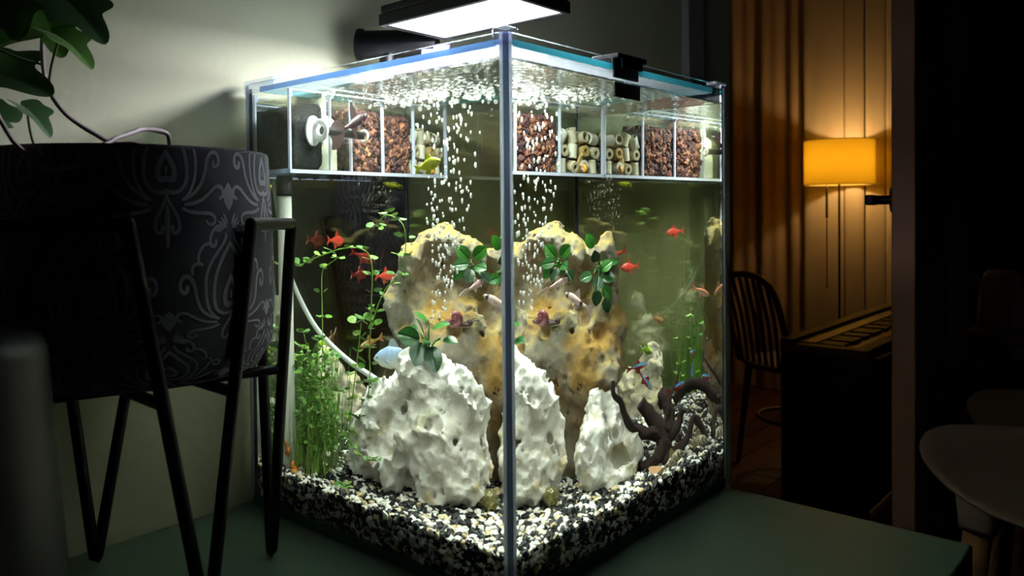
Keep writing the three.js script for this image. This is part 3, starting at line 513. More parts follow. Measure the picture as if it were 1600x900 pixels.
// ceramic rings
{
  const g = lathe([[0.0026, 0], [0.0055, 0], [0.0058, 0.0004], [0.0058, 0.0136], [0.0055, 0.014], [0.0026, 0.014], [0.0026, 0]], 24).translate(0, -0.007, 0);
  const mats = [new THREE.Color(0.62, 0.54, 0.38), new THREE.Color(0.50, 0.42, 0.27), new THREE.Color(0.68, 0.62, 0.50), new THREE.Color(0.44, 0.29, 0.10)].map((c) => std(c, 0.8, { bumpMap: rep(grit, 2, 2), bumpScale: 0.0006 }));
  const labels = ['cream ceramic filter ring standing upright against the clear panel', 'cream ceramic filter ring lying on its side in the filter box', 'cream ceramic filter ring tilted on the pile in the filter box'];
  let n = 0;
  for (let lay2 = 0; lay2 < 3; lay2++) for (let i = 0; i < 4; i++) for (let j = 0; j < 4; j++) {
    const y = FB.y0 + 0.0098 + lay2 * 0.0146, z = -0.2412 - i * 0.0146 + rr(-0.0012, 0.0012), x = FB.x1 - 0.0088 - j * 0.0125 + rr(-0.001, 0.0004);
    const k = lay2 === 2 ? 2 : (n * 7 + lay2) % 3 === 0 ? 0 : 1;
    const m = tag(obj('ceramic_ring', g, mats[n % 7 === 3 ? 3 : n % 3]), labels[k], 'filter ring', ['upright filter rings', 'lying filter rings', 'filter rings on top of the pile'][k]);
    m.position.set(x, y + (lay2 === 2 ? rr(-0.002, 0.001) : 0), z);
    if (k === 0) m.rotation.set(rr(-0.12, 0.12), rnd() * 6, rr(-0.12, 0.12)); else if (k === 1) m.rotation.set(Math.PI / 2 * (n % 2) + rr(-0.2, 0.2), 0, Math.PI / 2 * ((n + 1) % 2) + rr(-0.25, 0.25)); else m.rotation.set(rr(-1.6, 1.6), rnd() * 6, rr(-1.6, 1.6));
    n++;
  }
}
// ---------------------------------------------------------------- rocks: a signed field meshed by surface nets
function surfaceNets(lo, hi, cell, f) {
  const n = [0, 1, 2].map((i) => Math.ceil((hi[i] - lo[i]) / cell) + 1), [nx, ny, nz] = n, F = new Float32Array(nx * ny * nz), at = (i, j, k) => i + nx * (j + ny * k);
  for (let k = 0; k < nz; k++) for (let j = 0; j < ny; j++) for (let i = 0; i < nx; i++) F[at(i, j, k)] = f(lo[0] + i * cell, lo[1] + j * cell, lo[2] + k * cell);
  const id = new Int32Array(nx * ny * nz).fill(-1), pos = [], idx = [];
  const E = [[0, 1], [0, 2], [0, 4], [1, 3], [1, 5], [2, 3], [2, 6], [3, 7], [4, 5], [4, 6], [5, 7], [6, 7]];
  for (let k = 0; k < nz - 1; k++) for (let j = 0; j < ny - 1; j++) for (let i = 0; i < nx - 1; i++) {
    const v = []; let neg = 0; for (let c = 0; c < 8; c++) { v[c] = F[at(i + (c & 1), j + ((c >> 1) & 1), k + (c >> 2))]; if (v[c] < 0) neg++; }
    if (!neg || neg === 8) continue;
    let x = 0, y = 0, z = 0, m = 0;
    for (const [a, b] of E) if ((v[a] < 0) !== (v[b] < 0)) { const t = v[a] / (v[a] - v[b]); x += lerp(a & 1, b & 1, t); y += lerp((a >> 1) & 1, (b >> 1) & 1, t); z += lerp(a >> 2, b >> 2, t); m++; }
    id[at(i, j, k)] = pos.length / 3; pos.push(lo[0] + (i + x / m) * cell, lo[1] + (j + y / m) * cell, lo[2] + (k + z / m) * cell);
  }
  const quad = (a, b, c, d, flip) => { if (a < 0 || b < 0 || c < 0 || d < 0) return; flip ? idx.push(a, c, b, a, d, c) : idx.push(a, b, c, a, c, d); };
  for (let k = 1; k < nz - 1; k++) for (let j = 1; j < ny - 1; j++) for (let i = 1; i < nx - 1; i++) {
    const s = F[at(i, j, k)] < 0;
    if (s !== F[at(i + 1, j, k)] < 0) quad(id[at(i, j - 1, k - 1)], id[at(i, j, k - 1)], id[at(i, j, k)], id[at(i, j - 1, k)], !s);
    if (s !== F[at(i, j + 1, k)] < 0) quad(id[at(i - 1, j, k - 1)], id[at(i - 1, j, k)], id[at(i, j, k)], id[at(i, j, k - 1)], !s);
    if (s !== F[at(i, j, k + 1)] < 0) quad(id[at(i - 1, j - 1, k)], id[at(i, j - 1, k)], id[at(i, j, k)], id[at(i - 1, j, k)], !s);
  }
  return { pos, idx };
}
const smin = (a, b, k) => { const h = clamp(0.5 + 0.5 * (b - a) / k, 0, 1); return lerp(b, a, h) - k * h * (1 - h); };
const worley = (x, y, z, cs, sd) => { // distance to the nearest seed point, in cells
  x /= cs; y /= cs; z /= cs; const i = Math.floor(x), j = Math.floor(y), k = Math.floor(z); let m = 9;
  for (let a = -1; a < 2; a++) for (let b = -1; b < 2; b++) for (let c = -1; c < 2; c++) { const dx = i + a + hash(i + a, j + b, k + c, sd) - x, dy = j + b + hash(i + a, j + b, k + c, sd + 17) - y, dz = k + c + hash(i + a, j + b, k + c, sd + 31) - z, e = dx * dx + dy * dy + dz * dz; if (e < m) m = e; }
  return Math.sqrt(m);
};
// blobs: [x, y, z, rx, ry, rz, turn about y]; the same for holes
function blobField(blobs, holes, S) {
  const ell = (b, x, y, z) => { let dx = x - b[0], dy = y - b[1], dz = z - b[2]; if (b[6]) { const c = Math.cos(b[6]), s = Math.sin(b[6]), t = c * dx + s * dz; dz = -s * dx + c * dz; dx = t; } const k0 = Math.hypot(dx / b[3], dy / b[4], dz / b[5]), k1 = Math.hypot(dx / b[3] ** 2, dy / b[4] ** 2, dz / b[5] ** 2); return k0 * (k0 - 1) / Math.max(k1, 1e-6); };
  return (x, y, z) => {
    let d = 1; for (const b of blobs) d = smin(d, ell(b, x, y, z), S.k ?? 0.012);
    for (const h of holes) d = -smin(-d, ell(h, x, y, z), 0.006);
    if (Math.abs(d) > 0.022) return d;
    // scallops: shallow bowls with sharp ridges between them, at three sizes
    d += S.amp * (0.9 - 1.5 * worley(x, y, z, S.cell, 3 + S.s)) + S.amp * 0.62 * (0.8 - 1.6 * worley(x, y * 0.9, z, S.cell * 0.45, 9 + S.s)) + S.amp * 0.2 * (0.7 - 1.5 * worley(x, y, z, S.cell * 0.21, 5)) + S.amp * 0.8 * noise(x * 30 + S.s, y * 30, z * 30) + 0.0013 * noise(x * 330, y * 380, z * 380);
    // round solution pits of several sizes
    for (const [cs, share, rmax, sd] of S.pits) {
      const ci = Math.floor(x / cs), cj = Math.floor(y / cs), ck = Math.floor(z / cs);
      for (let a = -1; a < 2; a++) for (let b = -1; b < 2; b++) for (let c = -1; c < 2; c++) {
        if (hash(ci + a, cj + b, ck + c, sd) > share) continue;
        const px = (ci + a + hash(ci + a, cj + b, ck + c, sd + 1)) * cs, py = (cj + b + hash(ci + a, cj + b, ck + c, sd + 2)) * cs, pz = (ck + c + hash(ci + a, cj + b, ck + c, sd + 3)) * cs, r = rmax * (0.45 + 0.55 * hash(ci + a, cj + b, ck + c, sd + 4));
        const e = r - Math.hypot(x - px, (y - py) * 0.85, z - pz); if (e > -0.003) d = -smin(-d, -e, 0.0014);
      }
    }
    return d;
  };
}
function rock(name, label, cat, lo, hi, cell, blobs, holes, S, paint) {
  const f = blobField(blobs, holes, S), { pos, idx } = surfaceNets(lo, hi, cell, f), cx = (lo[0] + hi[0]) / 2, cz = (lo[2] + hi[2]) / 2, uv = [], col = [];
  for (let i = 0; i < pos.length; i += 3) { pos[i] -= cx; pos[i + 2] -= cz; }
  const g = geo(pos, idx), N = g.attributes.normal;
  for (let i = 0; i < pos.length / 3; i++) { const x = pos[3 * i], y = pos[3 * i + 1], z = pos[3 * i + 2]; uv.push((x - z) * 12, (y + 0.3 * (x + z)) * 12); col.push(...paint(x + cx, y, z + cz, N.getX(i), N.getY(i), N.getZ(i))); }
  g.setAttribute('uv', new THREE.Float32BufferAttribute(uv, 2)); g.setAttribute('color', new THREE.Float32BufferAttribute(col, 3));
  const m = tag(obj(name, g, std(0xffffff, 0.9, { vertexColors: true, bumpMap: grit, bumpScale: 0.0008 })), label, cat); m.position.set(cx, 0, cz); return m;
}
const LIME = [0.40, 0.365, 0.30], LIME2 = [0.27, 0.24, 0.19], OCHRE = [0.31, 0.17, 0.03], RUST = [0.12, 0.055, 0.018], ALGA = [0.31, 0.225, 0.035], GREEN = [0.46, 0.50, 0.20];
const paintTower = (x, y, z, nx, ny, nz) => {
  const a = 0.5 + fbm(x * 22, y * 22, z * 22 + 4, 4), b = 0.5 + fbm(x * 60 + 7, y * 60, z * 60, 3), up = smooth(ny, -0.1, 0.75), high = smooth(y, 0.05, 0.17);
  let c = mix3(LIME, LIME2, clamp(a * 1.15 - 0.1, 0, 1));
  c = mix3(c, ALGA, clamp(up * up * (0.3 + 0.6 * high) * (0.35 + 1.0 * b), 0, 0.85));
  c = mix3(c, OCHRE, clamp((a - 0.31) * 2.9 * (0.3 + 0.75 * smooth(y, 0.06, 0.13) * (1 - smooth(y, 0.165, 0.20))), 0, 0.9));
  return mix3(c, RUST, clamp((b - 0.64) * 3.2 * (0.4 + 0.6 * smooth(y, 0.05, 0.10) * (1 - smooth(y, 0.15, 0.19))), 0, 0.85));
};
const paintPale = (x, y, z, nx, ny, nz) => {
  const a = 0.5 + fbm(x * 26, y * 26, z * 26 + 4, 4), b = 0.5 + fbm(x * 70 + 7, y * 70, z * 70, 3);
  let c = mix3([0.86, 0.84, 0.80], [0.68, 0.63, 0.54], clamp((a - 0.3) * 1.5, 0, 1));
  c = mix3(c, [0.50, 0.37, 0.16], clamp((b - 0.56) * 2.6 * smooth(0.10 - y, -0.02, 0.05), 0, 0.8));
  return mix3(c, GREEN, clamp((a - 0.68) * 2.5, 0, 0.5));
};
{
  const T = (t, n) => [-0.152 + t * 0.7071 + n * 0.7071, -0.158 - t * 0.7071 + n * 0.7071], R = -Math.PI / 4;
  const bl = (t, n, y, rt, ry, rn) => { const [x, z] = T(t, n); return [x, y, z, rt, ry, rn, R]; };
  rock('tall_rock', 'tall ochre and white limestone rock with a niche, rising in the middle of the aquarium', 'rock', [-0.262, 0.012, -0.268], [-0.056, 0.262, -0.062], 0.0019, [
    bl(-0.006, -0.010, 0.186, 0.046, 0.057, 0.014), bl(-0.030, -0.002, 0.2125, 0.017, 0.011, 0.015), bl(-0.005, 0.001, 0.2255, 0.021, 0.0105, 0.016), bl(0.022, -0.001, 0.2165, 0.017, 0.011, 0.015), bl(-0.038, -0.014, 0.166, 0.022, 0.032, 0.014), bl(0.010, 0.0, 0.150, 0.052, 0.03, 0.028),
    bl(0.055, -0.004, 0.184, 0.017, 0.050, 0.017), bl(0.058, 0.002, 0.148, 0.016, 0.030, 0.020), bl(0.004, 0.024, 0.146, 0.034, 0.024, 0.022), bl(0.040, 0.024, 0.122, 0.034, 0.032, 0.028),
    bl(0.022, 0.0, 0.10, 0.044, 0.052, 0.03), bl(0.012, 0.004, 0.05, 0.045, 0.05, 0.030), bl(-0.018, 0.006, 0.10, 0.03, 0.05, 0.022), bl(0.046, 0.012, 0.10, 0.016, 0.034, 0.018),
  ], [bl(-0.004, 0.018, 0.200, 0.036, 0.034, 0.024), bl(0.036, 0.014, 0.205, 0.006, 0.034, 0.012), bl(-0.04, 0.02, 0.055, 0.016, 0.026, 0.03), bl(0.034, 0.018, 0.168, 0.009, 0.016, 0.016)],
  { s: 3, amp: 0.0058, cell: 0.024, k: 0.014, pits: [[0.026, 0.4, 0.008, 11], [0.012, 0.3, 0.0032, 21]] }, paintTower);
}
rock('white_rock', 'large pitted white limestone rock at the front with a leafy plant on top', 'rock', [-0.245, 0.018, -0.145], [-0.055, 0.166, -0.030], 0.0016, [
  [-0.124, 0.090, -0.088, 0.044, 0.050, 0.034, -0.3], [-0.131, 0.124, -0.086, 0.030, 0.024, 0.026], [-0.100, 0.112, -0.086, 0.024, 0.028, 0.024], [-0.172, 0.078, -0.082, 0.034, 0.034, 0.03, 0.2], [-0.200, 0.062, -0.084, 0.022, 0.024, 0.024], [-0.104, 0.060, -0.084, 0.030, 0.036, 0.03], [-0.112, 0.036, -0.078, 0.022, 0.02, 0.02], [-0.152, 0.048, -0.066, 0.014, 0.026, 0.012], [-0.190, 0.04, -0.086, 0.016, 0.02, 0.016],
], [[-0.146, 0.096, -0.050, 0.027, 0.018, 0.024, 0.3], [-0.110, 0.142, -0.066, 0.013, 0.013, 0.015], [-0.085, 0.108, -0.060, 0.015, 0.017, 0.020], [-0.136, 0.036, -0.056, 0.011, 0.018, 0.024], [-0.166, 0.038, -0.06, 0.009, 0.014, 0.02], [-0.118, 0.080, -0.046, 0.016, 0.013, 0.012], [-0.168, 0.062, -0.05, 0.014, 0.012, 0.014], [-0.104, 0.128, -0.058, 0.009, 0.010, 0.010], [-0.100, 0.05, -0.05, 0.012, 0.012, 0.012]],
{ s: 8, amp: 0.0092, cell: 0.025, k: 0.011, pits: [[0.020, 0.5, 0.0068, 31], [0.0095, 0.35, 0.0028, 41]] }, paintPale);
rock('small_rock', 'small jagged white rock between the tall rock and the driftwood', 'rock', [-0.122, 0.018, -0.222], [-0.03, 0.122, -0.108], 0.0016, [
  [-0.066, 0.058, -0.138, 0.018, 0.031, 0.017, 0.5], [-0.078, 0.066, -0.152, 0.015, 0.040, 0.013], [-0.080, 0.066, -0.176, 0.018, 0.040, 0.017, 0.4], [-0.078, 0.05, -0.190, 0.022, 0.03, 0.018], [-0.070, 0.034, -0.164, 0.026, 0.018, 0.034], [-0.080, 0.093, -0.176, 0.007, 0.015, 0.007],
], [[-0.064, 0.048, -0.178, 0.012, 0.016, 0.012], [-0.066, 0.086, -0.160, 0.012, 0.018, 0.007]], { s: 5, amp: 0.0058, cell: 0.022, k: 0.007, pits: [[0.016, 0.4, 0.005, 51], [0.008, 0.3, 0.0022, 61]] }, paintPale);
rock('rear_rock', 'pale yellowish knobbly rock behind the tall rock near the rear corner', 'rock', [-0.285, 0.02, -0.285], [-0.185, 0.13, -0.185], 0.0019, [
  [-0.236, 0.050, -0.236, 0.028, 0.030, 0.026], [-0.232, 0.082, -0.232, 0.018, 0.026, 0.018], [-0.252, 0.06, -0.25, 0.018, 0.024, 0.018], [-0.222, 0.098, -0.236, 0.010, 0.016, 0.010],
], [[-0.224, 0.062, -0.216, 0.011, 0.013, 0.011]], { s: 1, amp: 0.0058, cell: 0.018, k: 0.008, pits: [[0.016, 0.5, 0.005, 71], [0.008, 0.3, 0.0022, 81]] }, (x, y, z, nx, ny, nz) => mix3(paintPale(x, y, z, nx, ny, nz), [0.62, 0.52, 0.22], clamp(0.35 + 0.4 * ny, 0.1, 0.7)));
// ---------------------------------------------------------------- gravel bed: the nearest pebbles as pieces, the rest joined
const bedTop = (x, z) => 0.0335 + 0.0028 * noise(x * 22, z * 22, 6) + 0.003 * smooth(-x - z, 0.15, 0.5);
{
  const t = thing('gravel_bed', 'bed of black, white and cream gravel covering the aquarium floor', 'gravel', [0, 0, 0]);
  const lo = 0.0085, W = 40, pos = [], idx = [], X0 = -0.2925, X1 = -0.0075, Z0 = -0.2945, Z1 = -0.0075;
  for (let j = 0; j <= W; j++) for (let i = 0; i <= W; i++) { const x = lerp(X0, X1, i / W), z = lerp(Z0, Z1, j / W); pos.push(x, bedTop(x, z) - 0.003, z); }
  for (let j = 0; j < W; j++) for (let i = 0; i < W; i++) { const a = j * (W + 1) + i; idx.push(a, a + W + 1, a + 1, a + 1, a + W + 1, a + W + 2); }
  obj('gravel_core', [geo(pos, idx), ...[[X0, X1, lo, 0.030, Z1 - 0.001, Z1], [X1 - 0.001, X1, lo, 0.030, Z0, Z1], [X0, X0 + 0.001, lo, 0.030, Z0, Z1], [X0, X1, lo, 0.030, Z0, Z0 + 0.001]].map((b) => { const q = box(...b); q.deleteAttribute('uv'); return q; })], std(0x0b0b0d, 0.9), t).userData.kind = 'stuff';
  const pebbleGeo = (s, rough, d) => { const g0 = new THREE.IcosahedronGeometry(1, d); g0.deleteAttribute('uv'); g0.deleteAttribute('normal'); const g = mergeVertices(g0), p = g.attributes.position; for (let i = 0; i < p.count; i++) { const v = V().fromBufferAttribute(p, i), k = 1 + rough * noise(v.x * 1.4 + s, v.y * 1.4, v.z * 1.4); p.setXYZ(i, v.x * k, v.y * k, v.z * k); } g.computeVertexNormals(); return rough > 0.6 ? (() => { const f = g.toNonIndexed(); f.computeVertexNormals(); return f; })() : g; };
  const rounds = [0, 1, 2, 3].map((k) => pebbleGeo(k * 5.1, 0.42, 1)), flints = [0, 1, 2].map((k) => pebbleGeo(40 + k * 7.3, 0.85, 1));
  const white = [std(new THREE.Color(0.80, 0.78, 0.72), 0.55), std(new THREE.Color(0.70, 0.67, 0.60), 0.55), std(new THREE.Color(0.88, 0.87, 0.83), 0.5)], cream = [std(new THREE.Color(0.56, 0.42, 0.20), 0.55), std(new THREE.Color(0.66, 0.56, 0.36), 0.55)], black = [std(0x141417, 0.5), std(0x0c0c0f, 0.45), std(0x202024, 0.55)];
  const list = [], put = (x, y, z, lie) => {
    const k = rnd() + 0.35 * noise(x * 60, z * 60, y * 60), r = rr(0.0021, 0.0040), kind = k < 0.56 ? 0 : k < 0.66 ? 1 : 2;
    const q = new THREE.Quaternion().setFromEuler(new THREE.Euler(rr(-0.6, 0.6) + (lie ? Math.PI / 2 * 0 : 0), rnd() * 6.28, rr(-0.6, 0.6)));
    list.push({ kind, v: (rnd() * 12) | 0, c: (rnd() * 6) | 0, m: new THREE.Matrix4().compose(V(x, y, z), q, V(r * rr(1.05, 1.5), r * rr(0.6, 0.85), r * rr(0.85, 1.1))), d: Math.hypot(x - 0.32, y - 0.25, z - 0.37) + (x > -0.011 || z > -0.011 ? 0 : 0.004) });
  };
  for (let i = 0; i < 6200; i++) { const x = rr(X0 + 0.001, X1 - 0.001), z = rr(Z0 + 0.001, Z1 - 0.001); put(x, bedTop(x, z) - 0.0024 + rnd() * 0.0028, z); }
  for (let i = 0; i < 1900; i++) { const s = rr(X0, X1), y = rr(lo + 0.001, bedTop(s, Z1) - 0.001), o = rnd() * 0.0016; put(s, y, Z1 + 0.0004 - o, 1); put(X1 + 0.0004 - o, y, rr(Z0, Z1), 1); }
  list.sort((a, b) => a.d - b.d);
  const mat = (o) => (o.kind === 0 ? black[o.c % 3] : o.kind === 1 ? cream[o.c % 2] : white[o.c % 3]), shape = (o) => (o.kind === 0 ? flints[o.v % 3] : rounds[o.v % 4]);
  for (const o of list.slice(0, 300)) { const m = obj('pebble', shape(o), mat(o), t); o.m.decompose(m.position, m.quaternion, m.scale); }
  const rest = list.slice(300), byKey = new Map();
  for (const o of rest) { const k = o.kind === 0 ? 'f' + (o.v % 3) : 'r' + (o.v % 4); if (!byKey.has(k)) byKey.set(k, []); byKey.get(k).push(o); }
  for (const [k, os] of byKey) {
    const im = new THREE.InstancedMesh(shape(os[0]), std(0xffffff, 0.52), os.length); im.name = 'pebbles'; im.userData.kind = 'stuff'; im.castShadow = im.receiveShadow = true;
    os.forEach((o, i) => { im.setMatrixAt(i, o.m); im.setColorAt(i, mat(o).color); }); t.add(im);
  }
}
{
  const t = thing('glass_marble', 'yellowish clear glass marble half sunk in the front gravel', 'marble', [-0.0675, 0.0425, -0.0885]);
  obj('glass_ball', new THREE.SphereGeometry(0.0078, 40, 28), phys(new THREE.Color(0.52, 0.48, 0.20), 0.03, { transmission: 0.72, thickness: 0, ior: 1.7, clearcoat: 1 }), t);
  obj('coloured_twist', taper([[-0.004, -0.004, 0], [0.001, -0.001, 0.002], [-0.001, 0.002, -0.002], [0.003, 0.004, 0]], (s) => 0.0011 * Math.sin(Math.PI * clamp(s, 0.05, 0.95)), 16, 8), std(new THREE.Color(0.55, 0.42, 0.06), 0.3), t);
}
// driftwood
{
  const m = std(new THREE.Color(0.032, 0.011, 0.007), 0.95, { bumpMap: rep(brushed, 1, 6), bumpScale: 0.0012 });
  const t = thing('driftwood', 'dark brown branching driftwood root at the right of the aquarium', 'driftwood', [-0.05, 0.04, -0.235]);
  const r = (pts) => pts.map((p) => [p[0] + 0.05, p[1] - 0.04, p[2] + 0.235]);
  const br = (name, pts, f, n = 50) => obj(name, taper(r(pts), f, n, 14, 0.35), m, t);
  br('branch', [[-0.052, 0.044, -0.236], [-0.057, 0.060, -0.226], [-0.060, 0.064, -0.209], [-0.062, 0.072, -0.192], [-0.062, 0.086, -0.181], [-0.061, 0.098, -0.174], [-0.060, 0.106, -0.164], [-0.060, 0.1165, -0.1635]], (s) => 0.0066 - 0.0044 * s);
  br('stump', [[-0.048, 0.032, -0.232], [-0.052, 0.05, -0.234], [-0.058, 0.064, -0.232], [-0.066, 0.074, -0.226], [-0.074, 0.088, -0.215]], (s) => 0.0105 - 0.004 * s);
  br('root', [[-0.052, 0.052, -0.234], [-0.050, 0.042, -0.222], [-0.052, 0.038, -0.21], [-0.056, 0.037, -0.198]], (s) => 0.0085 - 0.003 * s, 30);
  br('branch', [[-0.052, 0.058, -0.236], [-0.058, 0.066, -0.248], [-0.068, 0.074, -0.256], [-0.085, 0.084, -0.262], [-0.105, 0.082, -0.276], [-0.118, 0.070, -0.286]], (s) => 0.0075 - 0.002 * s);
  br('branch', [[-0.05, 0.054, -0.238], [-0.048, 0.060, -0.25], [-0.05, 0.066, -0.258], [-0.048, 0.076, -0.262]], (s) => 0.0062 - 0.0025 * s, 30);
  br('twig', [[-0.055, 0.06, -0.234], [-0.056, 0.074, -0.242], [-0.060, 0.090, -0.254], [-0.064, 0.104, -0.268], [-0.066, 0.112, -0.274]], (s) => 0.0022 - 0.0012 * s, 30);
  br('branch', [[-0.046, 0.040, -0.240], [-0.036, 0.050, -0.258], [-0.038, 0.066, -0.272], [-0.036, 0.058, -0.284], [-0.03, 0.044, -0.291]], (s) => 0.0045 - 0.0012 * s, 40);
}
{
  const t = thing('dead_leaf', 'small curled tan leaf lying on the gravel below the striped catfish', 'leaf', [0, 0, 0]);
  const l = obj('leaf_blade', leafGeo((a) => 0.0105 * (0.45 + 0.55 * Math.cos(a / 2) ** 2), 5, 40, (x, z) => 30 * z * z + 6 * x * x), std(new THREE.Color(0.40, 0.22, 0.10), 0.7), t);
  lay(l, [-0.018, 0.0405, -0.190], [-0.5, 0.1, -0.6], [0.35, 0.85, 0.3]);
}
// ---------------------------------------------------------------- inlet pipe, air hose, water plants
{
  const t = thing('inlet_pipe', 'white vertical pipe with a black collar inside the left of the aquarium', 'pipe', [-0.2715, 0, -0.034]);
  obj('pipe', lathe([[0, 0.032], [0.0102, 0.032], [0.0098, 0.06], [0.0085, 0.15], [0.0082, 0.272], [0, 0.272]], 32), phys(new THREE.Color(0.78, 0.80, 0.74), 0.4, { transmission: 0.15, thickness: 0 }), t);
  obj('collar', lathe([[0, 0.270], [0.0092, 0.270], [0.0094, 0.272], [0.0094, 0.2876], [0, 0.2876]], 32), M.black, t);
  const h = thing('air_hose', 'thin white air hose curving from the inlet pipe down behind the white rock', 'hose');
  obj('hose', taper([[-0.285, 0.284, -0.03], [-0.284, 0.245, -0.040], [-0.281, 0.205, -0.052], [-0.274, 0.176, -0.066], [-0.260, 0.150, -0.080], [-0.234, 0.128, -0.094], [-0.205, 0.112, -0.108], [-0.178, 0.10, -0.118], [-0.15, 0.098, -0.118]], 0.0026, 70, 12), phys(new THREE.Color(0.80, 0.83, 0.84), 0.3, { transmission: 0.3, thickness: 0 }), h);
  obj('end_clip', rod([-0.1515, 0.098, -0.118], [-0.142, 0.099, -0.116], 0.0036), M.whitePlastic, h);
}
const LEAFM = [phys(new THREE.Color(0.16, 0.40, 0.04), 0.45, { transmission: 0.3, thickness: 0 }), phys(new THREE.Color(0.28, 0.50, 0.07), 0.45, { transmission: 0.3, thickness: 0 }), phys(new THREE.Color(0.09, 0.27, 0.03), 0.45, { transmission: 0.25, thickness: 0 })];
const stemGreen = std(new THREE.Color(0.22, 0.38, 0.05), 0.6);
const smallLeaf = leafGeo((a) => 0.0030 + 0.0024 * Math.cos(a), 2, 14, (x, z) => -30 * x * x + 12 * z * z, 0.0003);
function vine(t, pts, spacing, size) {
  const c = curve(pts), L = c.getLength(), n = Math.floor(L / spacing);
  obj('stem', taper(pts, (s) => 0.00075 - 0.0003 * s, Math.max(20, n * 4), 6), stemGreen, t);
  for (let i = 1; i <= n; i++) {
    const p = c.getPointAt(i / n), d = c.getTangentAt(i / n), k = i === n ? 5 : rnd() < 0.35 ? 4 : 2, a0 = rnd() * 6.28;
    for (let j = 0; j < k; j++) {
      const a = a0 + (j / k) * 6.28, off = V(Math.cos(a), rr(-0.1, 0.5), Math.sin(a)).addScaledVector(d, 0.3).normalize();
      const l = obj('leaf', smallLeaf, LEAFM[(rnd() * 3) | 0], t); const s = size * rr(0.6, 1.25), q = p.clone().addScaledVector(off, 0.0042 * s);
      lay(l, q.toArray(), off.toArray(), [rr(-0.5, 0.5), 1, rr(-0.5, 0.5)]); l.scale.setScalar(s);
    }
  }
}
{
  const t = thing('trailing_water_plant', 'trailing bright green water plant with small leaf whorls reaching up beside the tall rock', 'water plant', [0, 0, 0]);
  vine(t, [[-0.193, 0.055, -0.06], [-0.187, 0.114, -0.07], [-0.185, 0.157, -0.07], [-0.169, 0.192, -0.072], [-0.15, 0.205, -0.072], [-0.144, 0.228, -0.072], [-0.146, 0.246, -0.07], [-0.164, 0.253, -0.068], [-0.172, 0.244, -0.066]], 0.015, 1.25);
  vine(t, [[-0.187, 0.135, -0.07], [-0.182, 0.183, -0.068], [-0.18, 0.214, -0.066], [-0.191, 0.225, -0.066], [-0.216, 0.225, -0.066], [-0.246, 0.218, -0.066], [-0.269, 0.211, -0.064]], 0.013, 1.2);
  vine(t, [[-0.245, 0.08, -0.06], [-0.245, 0.137, -0.066], [-0.245, 0.196, -0.066], [-0.242, 0.207, -0.066], [-0.225, 0.216, -0.066]], 0.02, 1.0);
  vine(t, [[-0.205, 0.06, -0.055], [-0.20, 0.10, -0.058], [-0.195, 0.14, -0.062], [-0.192, 0.165, -0.064]], 0.013, 1.3);
}
